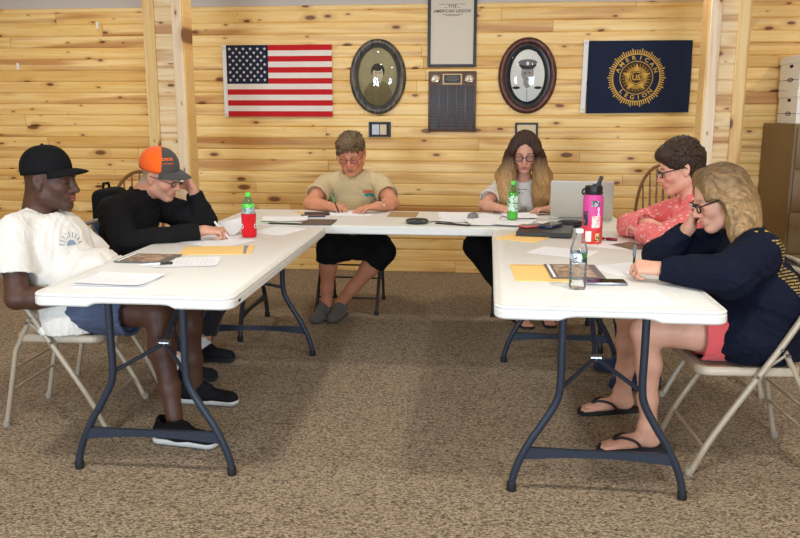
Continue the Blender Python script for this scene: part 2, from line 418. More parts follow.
# ------------------------------------------------------------------ folding tables
def table_plastic():
    m = mat('table_plastic', (226, 224, 217), 0.45, spec=0.4, bump=0.12, bump_scale=450)
    return m
TP = table_plastic()
LEGM = mat('blue_grey_leg_paint', (50, 57, 70), 0.42, metal=0.3, spec=0.5)
RUB = mat('black_rubber', (24, 24, 26), 0.7)
def make_table(name, label, L, W, loc, rz, group=None, apexes=0.5):
    """local: x across width W, y along length L; origin at centre on floor"""
    t = thing(name, label, 'table', loc, rz, group)
    hx, hy, R = W / 2, L / 2, 0.05
    zt, zb = 0.74, 0.692
    def ring(off, zf, seg=8, n_end=24):
        pts = []
        rr = max(R - off, 0.004)
        base = rrect(hx - off, hy - off, rr, seg)
        # add points along the short ends for the arched cut-out
        out = []
        N = len(base)
        for i in range(N):
            a = base[i]; b_ = base[(i + 1) % N]
            out.append(a)
            if abs(a[0] - b_[0]) > 0.3 * W and abs(a[1] - b_[1]) < 1e-6:
                for k in range(1, n_end): out.append((a[0] + (b_[0] - a[0]) * k / n_end, a[1]))
        return [(x, y, zf(x, y)) for x, y in out]
    def skirt(dz):
        def f(x, y):
            if abs(abs(y) - hy) < 0.06:
                s = max(0.0, min(1.0, (0.165 - abs(x)) / 0.035)); s = s * s * (3 - 2 * s)
                return zb + dz + 0.014 * s
            return zb + dz
        return f
    rings = [ring(0.032, lambda x, y: 0.716), ring(0.028, skirt(0.001)), ring(0.006, skirt(0.0)), ring(0.0, skirt(0.006)),
             ring(0.0, lambda x, y: 0.722), ring(0.003, lambda x, y: 0.725), ring(0.001, lambda x, y: 0.729), ring(0.001, lambda x, y: 0.734),
             ring(0.006, lambda x, y: 0.7395), ring(0.016, lambda x, y: zt), ring(0.020, lambda x, y: zt - 0.0018), ring(0.024, lambda x, y: zt)]
    b = MB(); n = len(rings[0]); vs = [p for r in rings for p in r]
    fs = [(i * n + k, i * n + (k + 1) % n, (i + 1) * n + (k + 1) % n, (i + 1) * n + k) for i in range(len(rings) - 1) for k in range(n)]
    fs += [tuple(range((len(rings) - 1) * n, len(rings) * n)), tuple(reversed(range(n)))]
    b.add(vs, fs); b.build('tabletop', TP, t, angle=30)
    for sx, sy in ((1, -1), (-1, 1)):
        c = MB(); c.rbox((sx * (hx - 0.0015), sy * (hy - 0.085), 0.712), (0.006, 0.03, 0.013), 0.003, 1); c.build('edge_latch', RUB, t)
    s2 = math.copysign(1, 1)
    for end in (-1, 1):
        yl = end * (hy - 0.13)
        fr = None
        for sx in (-1, 1):
            path = smooth_path([(sx * .145, yl, .712), (sx * .145, yl, .55), (sx * .145, yl, .42), (sx * .157, yl, .355), (sx * .2, yl, .275), (sx * .243, yl, .205), (sx * .282, yl, .125), (sx * .305, yl, .055), (sx * .31, yl, .012)], 5)
            l = MB(); l.tube(path, 0.0145, 12); lo = l.build('leg', LEGM, t)
            k = MB(); k.lathe([(0.0, 0.0), (0.0175, 0.0), (0.0185, 0.006), (0.0175, 0.03), (0.0145, 0.034)], 14, c=(sx * .31, yl, 0)); k.build('rubber_foot', RUB, lo)
        # crossbar: flat arched plate
        cb = MB(); up = []; dn = []
        for k in range(21):
            x = -0.272 + 0.544 * k / 20; q = (abs(x) / 0.272) ** 2
            up.append((x, 0.176 - 0.004 * (1 - q))); dn.append((x, 0.128 + 0.017 * (1 - q)))
        cb.prism(dn + up[::-1], (yl - 0.009, yl + 0.009), lambda a, c_, h: (a, h, c_))
        cb.build('crossbar', LEGM, t, angle=30)
        tb = MB(); tb.tube([(-.2, yl, .708), (.2, yl, .708)], 0.014, 10); tb.build('top_rail', LEGM, t)
        # brace: V to a hub, then a strut up to the underside
        hubp = Vector((0, yl - end * 0.17, 0.475))
        v = MB()
        for sx in (-1, 1): v.tube([(sx * .143, yl - end * 0.005, .405), tuple(hubp)], 0.0085, 8)
        v.tube([tuple(hubp), (0, yl - end * 0.50, .705)], 0.011, 8)
        v.build('brace', LEGM, t)
        hb = MB(); hb.lathe([(0, -0.02), (0.016, -0.02), (0.016, 0.02), (0, 0.02)], 12, c=hubp, M=Matrix.Rotation(PI / 2, 3, 'Y')); hb.build('brace_hub', mat('zinc', (150, 152, 155), 0.3, metal=0.9), t)
    return t
make_table('folding_table', 'white folding table at the right carrying the pink drink tumbler and clear water bottle', 1.845, 0.782, (0.386, 0.905, 0), 0.0)
make_table('folding_table', 'white folding table at the left carrying the soda bottle in a red sleeve', 1.83, 0.76, (-0.9268 - 0.40, 0.905, 0), 0.0148)
make_table('folding_table', 'long white folding table across the back carrying the open laptop', 2.44, 0.76, (-0.445, 1.866 + 0.38, 0), PI / 2)

# ------------------------------------------------------------------ folding metal chairs  (local +x = front, origin on floor under seat centre)
def make_chair(label, paint, foot, loc, rz, group):
    t = thing('folding_chair', label, 'chair', loc, rz, group)
    W = 0.215
    fr = MB()
    path = []
    def side(s): return [(0.240, s * W, 0.012), (0.155, s * W, 0.18), (-0.065, s * W, 0.53), (-0.165, s * (W - .002), 0.71)]
    top = [(-0.183, W - .01, 0.765), (-0.190, W - .04, 0.795), (-0.194, 0.1, 0.807), (-0.194, -0.1, 0.807), (-0.190, -W + .04, 0.795), (-0.183, -W + .01, 0.765)]
    P = side(1) + top + side(-1)[::-1]
    fr.tube(smooth_path(P, 6), 0.0125, 10); fr.build('back_frame', paint, t)
    for s in (-1, 1):
        l = MB(); l.tube([(-0.235, s * (W - .027), 0.012), (-0.16, s * (W - .027), 0.36), (-0.085, s * (W - .027), 0.50)], 0.0115, 10)
        lo = l.build('rear_leg', paint, t)
        k = MB(); k.lathe([(0, 0), (0.015, 0), (0.016, 0.02), (0.0125, 0.028)], 12, c=(-0.237, s * (W - .027), 0)); k.build('foot_cap', foot, lo)
        k = MB(); k.lathe([(0, 0), (0.016, 0), (0.017, 0.02), (0.0135, 0.028)], 12, c=(0.247, s * W, 0)); k.build('foot_cap', foot, t)
        lk = MB(); lk.tube([(-0.088, s * (W - .013), 0.49), (0.02, s * (W - .013), 0.405)], 0.006, 6); lk.build('hinge_link', paint, t)
        for p in ((-0.06, 0.515), (0.02, 0.405), (-0.088, 0.49)):
            rv = MB(); rv.lathe([(0, -.008), (.007, -.008), (.007, .008), (0, .008)], 8, c=(p[0], s * (W + .006), p[1]), M=Matrix.Rotation(PI / 2, 3, 'X'))
            rv.build('rivet', mat('zinc', (150, 152, 155), 0.3, metal=0.9), t)
    cb = MB(); cb.tube([(0.19, -W, 0.105), (0.19, W, 0.105)], 0.007, 8); cb.build('front_stretcher', paint, t)
    cb = MB(); cb.tube([(-0.20, -W + .03, 0.17), (-0.20, W - .03, 0.17)], 0.0065, 8); cb.tube([(-0.18, -W + .03, 0.27), (-0.18, W - .03, 0.27)], 0.0065, 8); cb.build('rear_stretcher', paint, t)
    # seat pan
    s = MB(); rings = []
    for off, z in ((0.03, .395), (0.006, .396), (0.0, .402), (0.0, .424), (0.006, .432), (0.02, .433), (0.05, .427), (0.12, .424)):
        rr = rrect(0.20 - off, 0.195 - off, max(0.055 - off, 0.012), 6)
        rings.append([(x + 0.035, y, z) for x, y in rr])
    n = len(rings[0]); vs = [p for r in rings for p in r]
    fs = [(i * n + k, i * n + (k + 1) % n, (i + 1) * n + (k + 1) % n, (i + 1) * n + k) for i in range(len(rings) - 1) for k in range(n)]
    fs += [tuple(range((len(rings) - 1) * n, len(rings) * n)), tuple(reversed(range(n)))]
    s.add(vs, fs); s.build('seat', paint, t)
    # back panel
    p = MB()
    def bf(u, v):
        y = (u - .5) * 2 * (W - .008); z = 0.60 + v * 0.175
        x = -0.112 - (z - 0.60) * 0.50 - 0.028 * (1 - (y / W) ** 2)
        return (x, y, z)
    p.sheet(bf, 14, 6); o = p.build('backrest', paint, t)
    sm = o.modifiers.new('t', 'SOLIDIFY'); sm.thickness = 0.006
    return t
TAN = mat('tan_chair_paint', (176, 162, 140), 0.42, metal=0.15)
DKC = mat('dark_chair_paint', (58, 56, 54), 0.45, metal=0.2)
TIP = mat('tan_rubber', (150, 140, 124), 0.7)
ch = make_chair('tan metal folding chair under the man in the black cap', TAN, TIP, (-1.935, 0.685, 0), math.radians(2), 'metal folding chairs')
dup(ch, (-1.96, 1.38, 0), math.radians(-4), 'tan metal folding chair under the man in the orange cap', 'metal folding chairs')
dup(ch, (1.005, 0.55, 0), math.radians(183), 'tan metal folding chair under the blonde woman in navy', 'metal folding chairs')
dup(ch, (1.10, 1.44, 0), math.radians(180), 'tan metal folding chair under the short haired woman in the pink blouse', 'metal folding chairs')
c2 = make_chair('dark metal folding chair under the man in the beige shirt', DKC, RUB, (-0.995, 2.93, 0), math.radians(-92), 'metal folding chairs')
dup(c2, (0.235, 2.98, 0), math.radians(-90), 'dark metal folding chair under the long haired woman in white', 'metal folding chairs')

# ------------------------------------------------------------------ bow-back wooden chairs
WOOD = mat('brown_chair_wood', (120, 78, 44), 0.4, var=0.3, var_scale=14)
def bow_chair(label, loc, rz):
    t = thing('bow_back_chair', label, 'chair', loc, rz, 'bow back wooden chairs')
    s = MB(); rings = []
    for off, z in ((0.03, .42), (0.0, .432), (0.0, .446), (0.012, .452), (0.08, .445)):
        rings.append([(x, y, z) for x, y in rrect(0.205 - off, 0.215 - off, max(.12 - off, .03), 8)])
    n = len(rings[0]); s.add([p for r in rings for p in r], [(i * n + k, i * n + (k + 1) % n, (i + 1) * n + (k + 1) % n, (i + 1) * n + k) for i in range(4) for k in range(n)] + [tuple(range(4 * n, 5 * n)), tuple(reversed(range(n)))])
    s.build('seat', WOOD, t)
    bow = MB(); P = []
    for k in range(25):
        a = PI * k / 24; y = 0.2 * math.cos(a) ; z = 0.445 + 0.56 * math.sin(a) ** 0.62
        P.append((-0.17 - 0.10 * (z - 0.445) / 0.56, y, z))
    bow.tube(P, 0.0115, 8); bow.build('bow', WOOD, t)
    for k in range(7):
        y0 = -0.13 + 0.26 * k / 6; y1 = y0 * 1.15
        zz = 0.445 + 0.56 * max(0.05, math.sin(math.acos(max(-1, min(1, y1 / 0.2))))) ** 0.62
        sp = MB(); sp.tube([(-0.17, y0, .44), (-0.215, (y0 + y1) / 2, .44 + (zz - .44) * .5), (-0.17 - 0.1 * (zz - .445) / .56, y1, zz)], [0.006, 0.0085, 0.005], 7); sp.build('spindle', WOOD, t)
    for sx in (-1, 1):
        for sy in (-1, 1):
            l = MB(); l.tube([(sx * .13, sy * .14, .43), (sx * .165, sy * .175, .22), (sx * .2, sy * .21, 0.0)], [.013, .019, .011], 9); l.build('leg', WOOD, t)
        st = MB(); st.tube([(-.165, sx * .175, .22), (.165, sx * .175, .22)], [.009, .009], 7); st.build('stretcher', WOOD, t)
    st = MB(); st.tube([(0, -.175, .22), (0, .175, .22)], .009, 7); st.build('stretcher', WOOD, t)
    return t
bow_chair('bow back wooden chair behind the man in the orange cap', (-2.25, 2.12, 0), math.radians(-75))
bow_chair('bow back wooden chair behind the short haired woman', (1.27, 3.32, 0), math.radians(-95))

# ------------------------------------------------------------------ metal cabinet and boxes
CAB = mat('tan_cabinet_paint', (122, 98, 64), 0.5, metal=0.1, var=0.05, var_scale=3)
cab = thing('filing_cabinet', 'tall brown metal filing cabinet against the pine wall at right', 'cabinet', (2.205, 3.56, 0))
b = MB(); b.rbox((0.24, 0.345, 0.655), (0.48, 0.69, 1.31), 0.006, 2); b.build('body', CAB, cab)
for k in range(4):
    z = 0.03 + k * 0.318
    d = MB(); d.rbox((0.24, -0.009, z + 0.155), (0.44, 0.018, 0.305), 0.004, 2); do = d.build('drawer', CAB, cab)
    h = MB(); h.tube([(0.15, -0.02, z + 0.2), (0.16, -0.045, z + 0.2), (0.32, -0.045, z + 0.2), (0.33, -0.02, z + 0.2)], 0.006, 8); h.build('handle', mat('zinc', (150, 152, 155), 0.3, metal=0.9), do)
    l = MB(); l.rbox((0.24, -0.02, z + 0.25), (0.075, 0.006, 0.045), 0.001, 1); l.build('label_holder', mat('zinc', (150, 152, 155), 0.3, metal=0.9), do)
CARD = mat('white_cardboard', (240, 236, 226), 0.75, bump=0.1)
INK = mat('dark_ink', (30, 34, 44), 0.8)
def banker(label, loc, rz):
    t = thing('storage_box', label, 'box', loc, rz, 'storage boxes on the filing cabinet')
    b = MB(); b.rbox((0, 0, 0.115), (0.325, 0.40, 0.23), 0.002, 1); bo = b.build('body', CARD, t)
    l = MB(); l.rbox((0, 0, 0.228), (0.338, 0.413, 0.056), 0.003, 1); l.build('lid', CARD, t)
    for s in (-1, 1):
        h = MB(); h.prism([(0.04 * math.cos(a) * (1 if abs(math.cos(a)) < .7 else .9), 0.013 * math.sin(a)) for a in [2 * PI * k / 16 for k in range(16)]], (0, 0.002), lambda a, c, h_: (s * (0.1626 + h_), a - .03, 0.178 + c)); h.build('hand_hole', INK, t)
        g = MB(); g.tube([(s * 0.1645, -.03 + 0.05 * math.cos(a), 0.075 + 0.014 * math.sin(a)) for a in [2 * PI * k / 20 for k in range(20)]], 0.003, 5, closed=True)
        g.box((s * 0.1635, 0, 0.075), (0.002, 0.39, 0.003)); g.box((s * .1635, -.03, .075), (.002, .055, .008)); g.build('printed_mark', INK, t)
    g = MB(); g.box((0, -.2012, .075), (.31, .002, .003)); g.build('printed_line', mat('blue_ink', (70, 100, 160), .8), t)
    return t
bk = banker('white cardboard storage box, lower of the two on the filing cabinet', (2.455, 4.0, 1.311), 0.0)
dup(bk, (2.45, 4.005, 1.311 + 0.257), 0.02, 'white cardboard storage box, topmost on the filing cabinet')
# a dark chair beside the cabinet front
c3 = dup(c2, (2.10, 2.5, 0), math.radians(120), 'dark metal folding chair by the filing cabinet at right edge', 'metal folding chairs')
# ------------------------------------------------------------------ figure modelling: blended implicit surfaces -> one continuous mesh
def V(*a): return np.array(a if len(a) > 1 else a[0], dtype=np.float64)
def unit(v): v = np.asarray(v, float); return v / (np.linalg.norm(v) + 1e-12)

class Field:
    def __init__(s, lo, hi, h):
        s.h = h; s.lo = np.array(lo, float)
        s.n = [int(math.ceil((hi[i] - lo[i]) / h)) + 1 for i in range(3)]
        s.ax = [(s.lo[i] + h * np.arange(s.n[i])).astype(np.float32) for i in range(3)]
        s.F = np.full(s.n, 0.5, np.float32); s.sc = 1.0
    def win(s, lo, hi):
        sl = []
        for i in range(3):
            a = max(0, int((lo[i] - s.lo[i]) / s.h)); b = min(s.n[i], int((hi[i] - s.lo[i]) / s.h) + 2)
            if b <= a: return None, None
            sl.append(slice(a, b))
        X = s.ax[0][sl[0]][:, None, None]; Y = s.ax[1][sl[1]][None, :, None]; Z = s.ax[2][sl[2]][None, None, :]
        return tuple(sl), (X, Y, Z)
    def put(s, sl, d, k, op):
        a = s.F[sl]
        if op == 'sub':
            b = -d
            if k > 0: hh = np.maximum(k - np.abs(a - b), 0) / k; s.F[sl] = np.maximum(a, b) + hh * hh * k * 0.25
            else: s.F[sl] = np.maximum(a, b)
        else:
            if k > 0: hh = np.maximum(k - np.abs(a - d), 0) / k; s.F[sl] = np.minimum(a, d) - hh * hh * k * 0.25
            else: s.F[sl] = np.minimum(a, d)
    def cone(s, p0, p1, r0, r1=None, k=0.012, flat=None, cut0=False, cut1=False, op='add'):
        r1 = r0 if r1 is None else r1
        r0, r1, k = r0 * s.sc, r1 * s.sc, k * s.sc
        p0 = V(p0); p1 = V(p1); m = max(r0, r1) + k + 3 * s.h
        sl, G = s.win(np.minimum(p0, p1) - m, np.maximum(p0, p1) + m)
        if sl is None: return s
        X, Y, Z = (G[i] - p0[i] for i in range(3)); d = p1 - p0
        if flat is not None:
            n = unit(flat[0]); q = flat[1] - 1
            dn = X * n[0] + Y * n[1] + Z * n[2]
            X = X + q * n[0] * dn; Y = Y + q * n[1] * dn; Z = Z + q * n[2] * dn
            d = d + q * n * np.dot(d, n)
        L2 = float(np.dot(d, d)) + 1e-12
        tt = (X * d[0] + Y * d[1] + Z * d[2]) / L2
        t = np.clip(tt, 0, 1)
        D = np.sqrt((X - t * d[0]) ** 2 + (Y - t * d[1]) ** 2 + (Z - t * d[2]) ** 2) - (r0 + (r1 - r0) * t)
        if cut1: D = np.maximum(D, (tt - 1) * math.sqrt(L2))
        if cut0: D = np.maximum(D, -tt * math.sqrt(L2))
        s.put(sl, D.astype(np.float32), k, op); return s
    def chain(s, pts, rs, k=0.012, flat=None, op='add'):
        for i in range(len(pts) - 1): s.cone(pts[i], pts[i + 1], rs[i], rs[i + 1], k, flat, op=op)
        return s
    def ell(s, c, r, R=None, k=0.012, op='add'):
        r = [q * s.sc for q in r]; k = k * s.sc
        c = V(c); m = max(r) + k + 3 * s.h
        sl, G = s.win(c - m, c + m)
        if sl is None: return s
        X, Y, Z = (G[i] - c[i] for i in range(3))
        R = np.eye(3) if R is None else R
        q = [X * R[0, i] + Y * R[1, i] + Z * R[2, i] for i in range(3)]
        k0 = np.sqrt((q[0] / r[0]) ** 2 + (q[1] / r[1]) ** 2 + (q[2] / r[2]) ** 2)
        k1 = np.sqrt((q[0] / r[0] ** 2) ** 2 + (q[1] / r[1] ** 2) ** 2 + (q[2] / r[2] ** 2) ** 2) + 1e-9
        s.put(sl, (k0 * (k0 - 1) / k1).astype(np.float32), k, op); return s
    def cut(s, p, n, lo=None, hi=None, k=0.004):
        """remove everything on the side the normal points to"""
        n = unit(n); sl, G = s.win(lo if lo is not None else s.lo, hi if hi is not None else s.lo + s.h * np.array(s.n))
        D = (G[0] - p[0]) * n[0] + (G[1] - p[1]) * n[1] + (G[2] - p[2]) * n[2]
        s.put(sl, (-D).astype(np.float32), k, 'sub'); return s
    def mesh(s, smooth=1):
        F = s.F; F[0] = 0.5; F[-1] = 0.5; F[:, 0] = 0.5; F[:, -1] = 0.5; F[:, :, 0] = 0.5; F[:, :, -1] = 0.5
        ins = F < 0
        nx, ny, nz = F.shape
        cnt = np.zeros((nx - 1, ny - 1, nz - 1), np.uint8)
        corners = [(a, b, c) for a in (0, 1) for b in (0, 1) for c in (0, 1)]
        for a, b, c in corners: cnt += ins[a:nx - 1 + a, b:ny - 1 + b, c:nz - 1 + c]
        act = (cnt > 0) & (cnt < 8)
        I, J, K = np.nonzero(act)
        idx = np.full(cnt.shape, -1, np.int32); idx[I, J, K] = np.arange(len(I))
        acc = np.zeros((len(I), 3)); w = np.zeros(len(I))
        for e0, e1 in [(p, q) for p in corners for q in corners if sum(abs(p[i] - q[i]) for i in range(3)) == 1 and p < q]:
            f0 = F[I + e0[0], J + e0[1], K + e0[2]].astype(float); f1 = F[I + e1[0], J + e1[1], K + e1[2]].astype(float)
            m = (f0 < 0) != (f1 < 0)
            t = np.where(m, f0 / np.where(m, f0 - f1, 1), 0)
            for i in range(3): acc[:, i] += np.where(m, e0[i] + t * (e1[i] - e0[i]), 0)
            w += m
        P = acc / w[:, None] + np.stack([I, J, K], 1)
        verts = s.lo + s.h * P
        quads = []
        for ax in range(3):
            a = [slice(1, -1)] * 3; b = [slice(1, -1)] * 3
            a[ax] = slice(0, -1); b[ax] = slice(1, None)
            A = ins[tuple(a)]; B = ins[tuple(b)]
            off = [1, 1, 1]; off[ax] = 0
            for flip, m in ((False, A & ~B), (True, ~A & B)):
                q = np.nonzero(m); q = [q[i] + off[i] for i in range(3)]
                u, v = [(1, 2), (2, 0), (0, 1)][ax]
                def g(du, dv):
                    c = [q[0].copy(), q[1].copy(), q[2].copy()]; c[u] = c[u] - du; c[v] = c[v] - dv
                    return idx[c[0], c[1], c[2]]
                Q = np.stack([g(0, 0), g(1, 0), g(1, 1), g(0, 1)], 1)
                quads.append(Q[:, ::-1] if flip else Q)
        quads = np.concatenate(quads)
        quads = quads[(quads >= 0).all(1)]
        for _ in range(smooth):
            S = np.zeros_like(verts); c = np.zeros(len(verts))
            for i in range(4):
                a = quads[:, i]
                for j in (1, 3):
                    b = quads[:, (i + j) % 4]
                    for ax in range(3): S[:, ax] += np.bincount(a, verts[b, ax], len(verts))
                    c += np.bincount(a, minlength=len(verts))
            verts = verts * 0.5 + 0.5 * S / np.maximum(c, 1)[:, None]
        return verts, quads

def vnormals(verts, quads):
    n = np.cross(verts[quads[:, 2]] - verts[quads[:, 0]], verts[quads[:, 3]] - verts[quads[:, 1]])
    N = np.zeros_like(verts)
    for i in range(4):
        for ax in range(3): N[:, ax] += np.bincount(quads[:, i], n[:, ax], len(verts))
    return N / (np.linalg.norm(N, axis=1)[:, None] + 1e-12)

def folds(P, wl=0.09, seed=1, dirs=5, ridge=True, stretch=None):
    """pseudo random crease pattern in [-1,1]"""
    r = np.random.RandomState(seed)
    P = P if stretch is None else P * np.array(stretch)
    W = np.zeros_like(P)
    for i in range(3):
        k = unit(r.randn(3)) * 2 * PI / (wl * 2.2); W[:, i] = 0.35 * wl * np.sin(P @ k + r.rand() * 6.28)
    Q = P + W; out = np.zeros(len(P))
    for i in range(dirs):
        k = unit(r.randn(3)) * 2 * PI / (wl * (0.8 + 0.9 * r.rand())); x = np.sin(Q @ k + r.rand() * 6.28)
        out += (1 - 2 * np.abs(x)) if ridge else x
    return out / dirs

CHAIRS = [(np.array(o.location), o.rotation_euler[2]) for o in bpy.data.objects if o.name.startswith('folding_chair')]
TABLES = [(np.array(o.location), o.rotation_euler[2], hx, hy) for o, hx, hy in ((bpy.data.objects['folding_table'], .391, .9225), (bpy.data.objects['folding_table.001'], .38, .915), (bpy.data.objects['folding_table.002'], .38, 1.22))]
def rest_on_furniture(P):
    """soft things flatten against the table tops, seats and chair frames they touch"""
    P = P.copy()
    def loc(P, o, rz): c, s = math.cos(rz), math.sin(rz); d = P - o; return np.stack([c * d[:, 0] + s * d[:, 1], -s * d[:, 0] + c * d[:, 1], d[:, 2]], 1)
    def wor(Q, o, rz): c, s = math.cos(rz), math.sin(rz); return np.stack([c * Q[:, 0] - s * Q[:, 1], s * Q[:, 0] + c * Q[:, 1], Q[:, 2]], 1) + o
    def box(Q, lo, hi, top=0.0):
        lo, hi = np.array(lo), np.array(hi); ins = ((Q > lo) & (Q < hi)).all(1)
        if not ins.any(): return
        q = Q[ins]; d = np.concatenate([q - lo, hi - q], 1); d[:, 5] -= top; k = d.argmin(1); i = np.arange(len(q))
        q[i, k % 3] = np.where(k < 3, lo[k % 3], hi[k % 3]); Q[ins] = q
    for o, rz, hx, hy in TABLES:
        Q = loc(P, o, rz); near = (np.abs(Q[:, 0]) < hx + .1) & (np.abs(Q[:, 1]) < hy + .1) & (Q[:, 2] > .6) & (Q[:, 2] < .8)
        if near.any(): q = Q[near]; box(q, (-hx - .004, -hy - .004, .688), (hx + .004, hy + .004, .7445), .02); P[near] = wor(q, o, rz)
    W = .215
    for o, rz in CHAIRS:
        Q = loc(P, o, rz); near = (np.abs(Q[:, 0]) < .4) & (np.abs(Q[:, 1]) < .3) & (Q[:, 2] < .9)
        if not near.any(): continue
        q = Q[near]; box(q, (-.17, -.20, .392), (.240, .20, .4365), .02)
        xb = -.112 - (q[:, 2] - .6) * .5 - .028 * (1 - (q[:, 1] / W) ** 2) + .010
        m = (q[:, 2] > .585) & (q[:, 2] < .80) & (np.abs(q[:, 1]) < W) & (q[:, 0] < xb) & (q[:, 0] > xb - .13); q[m, 0] = xb[m]
        for s in (-1, 1):
            segs = [((.240, s * W, 0), (.155, s * W, .18), .0155), ((.155, s * W, .18), (-.065, s * W, .53), .0155), ((-.065, s * W, .53), (-.165, s * W, .71), .0155), ((-.165, s * W, .71), (-.190, s * (W - .03), .79), .0155),
                    ((-.235, s * (W - .027), 0), (-.16, s * (W - .027), .36), .014), ((-.16, s * (W - .027), .36), (-.085, s * (W - .027), .50), .014), ((-.088, s * (W - .013), .49), (.02, s * (W - .013), .405), .009)]
            for a, b_, r in segs:
                a, b_ = np.array(a), np.array(b_); d = b_ - a; t = np.clip(((q - a) @ d) / (d @ d), 0, 1); c = a + t[:, None] * d; e = q - c; n = np.linalg.norm(e, axis=1); m = n < r
                q[m] = c[m] + e[m] / (n[m, None] + 1e-9) * r
        P[near] = wor(q, o, rz)
    return P

def mesh_obj(name, verts, quads, m, parent, origin, col=None, group=None, mats=None, midx=None):
    verts = rest_on_furniture(verts)
    me = bpy.data.meshes.new(name)
    v = (verts - np.array(origin)).astype(np.float32)
    me.vertices.add(len(v)); me.vertices.foreach_set('co', v.ravel())
    q = quads.astype(np.int32)
    me.loops.add(q.size); me.loops.foreach_set('vertex_index', q.ravel())
    me.polygons.add(len(q)); me.polygons.foreach_set('loop_start', np.arange(0, q.size, 4, dtype=np.int32)); me.polygons.foreach_set('loop_total', np.full(len(q), 4, np.int32))
    me.update(calc_edges=True); me.validate()
    me.polygons.foreach_set('use_smooth', [True] * len(me.polygons))
    me.materials.append(m)
    if col is not None:
        a = me.color_attributes.new('Col', 'FLOAT_COLOR', 'POINT')
        c = np.ones((len(v), 4), np.float32); c[:, :3] = col; a.data.foreach_set('color', c.ravel())
    o = bpy.data.objects.new(name, me); C.objects.link(o); o.parent = parent
    return o

def skin_mat(name, rough=0.5):
    m = bpy.data.materials.new(name); m.use_nodes = True
    b = m.node_tree.nodes['Principled BSDF']
    a = nd(m, 'ShaderNodeVertexColor', layer_name='Col'); tc = nd(m, 'ShaderNodeTexCoord')
    n = nd(m, 'ShaderNodeTexNoise', Scale=60.0, Detail=4.0); m.node_tree.links.new(tc.outputs['Object'], n.inputs['Vector'])
    mr = nd(m, 'ShaderNodeMapRange'); mr.inputs['To Min'].default_value = 0.9; mr.inputs['To Max'].default_value = 1.1; m.node_tree.links.new(n.outputs['Fac'], mr.inputs['Value'])
    hs = nd(m, 'ShaderNodeHueSaturation'); m.node_tree.links.new(a.outputs['Color'], hs.inputs['Color']); m.node_tree.links.new(mr.outputs[0], hs.inputs['Value'])
    m.node_tree.links.new(hs.outputs[0], b.inputs['Base Color'])
    b.inputs['Roughness'].default_value = rough; b.inputs['Specular IOR Level'].default_value = 0.35
    return m
SKIN = skin_mat('skin')
def cloth(name, rgb, rough=0.85, bump=0.25, scale=500, sheen=0.15, var=0.06):
    return mat(name, rgb, rough, spec=0.15, sheen=sheen, bump=bump, bump_scale=scale, var=var, var_scale=12)
def hair_mat(name, root, tip, zr, streak=0.25, scale=(160, 160, 5)):
    """hair colour runs from root to tip colour over object heights zr"""
    m = bpy.data.materials.new(name); m.use_nodes = True; N, L = nodes(m); b = N['Principled BSDF']
    tc = nd(m, 'ShaderNodeTexCoord'); sp = nd(m, 'ShaderNodeSeparateXYZ'); L.new(tc.outputs['Object'], sp.inputs[0])
    mr = nd(m, 'ShaderNodeMapRange'); mr.inputs['From Min'].default_value = zr[0]; mr.inputs['From Max'].default_value = zr[1]; L.new(sp.outputs[2], mr.inputs['Value'])
    mx = nd(m, 'ShaderNodeMix', data_type='RGBA'); mx.inputs['A'].default_value = lin(root); mx.inputs['B'].default_value = lin(tip); L.new(mr.outputs[0], mx.inputs['Factor'])
    mp = nd(m, 'ShaderNodeMapping'); mp.inputs['Scale'].default_value = scale; L.new(tc.outputs['Object'], mp.inputs[0])
    n = nd(m, 'ShaderNodeTexNoise', Scale=1.0, Detail=5.0, Roughness=0.7); L.new(mp.outputs[0], n.inputs['Vector'])
    m2 = nd(m, 'ShaderNodeMapRange'); m2.inputs['From Min'].default_value = 0.3; m2.inputs['From Max'].default_value = 0.7; m2.inputs['To Min'].default_value = 1 - streak * 1.6; m2.inputs['To Max'].default_value = 1 + streak; L.new(n.outputs['Fac'], m2.inputs['Value'])
    hs = nd(m, 'ShaderNodeHueSaturation'); L.new(mx.outputs['Result'], hs.inputs['Color']); L.new(m2.outputs[0], hs.inputs['Value']); L.new(hs.outputs[0], b.inputs['Base Color'])
    bp = nd(m, 'ShaderNodeBump', Strength=0.7, Distance=0.004); L.new(n.outputs['Fac'], bp.inputs['Height']); L.new(bp.outputs[0], b.inputs['Normal'])
    b.inputs['Roughness'].default_value = 0.5; b.inputs['Specular IOR Level'].default_value = 0.3
    return m

class Frame:
    """head frame: +x forward out of the face, +y to the figure's left, +z up"""
    def __init__(s, o, yaw, pitch=0, roll=0, sc=1.0):
        s.o = V(o); s.s = sc; s.a = (yaw, pitch, roll)
        s.M = (Matrix.Rotation(math.radians(yaw), 3, 'Z') @ Matrix.Rotation(math.radians(pitch), 3, 'Y') @ Matrix.Rotation(math.radians(roll), 3, 'X'))
        s.R = np.array(s.M)
    def __call__(s, x, y, z): return s.o + s.R @ V(x, y, z) * s.s
    def local(s, P): return (P - s.o) @ s.R / s.s
    def mx(s, origin):
        m = (s.M * s.s).to_4x4(); m.translation = Vector(s.o - V(origin)); return m

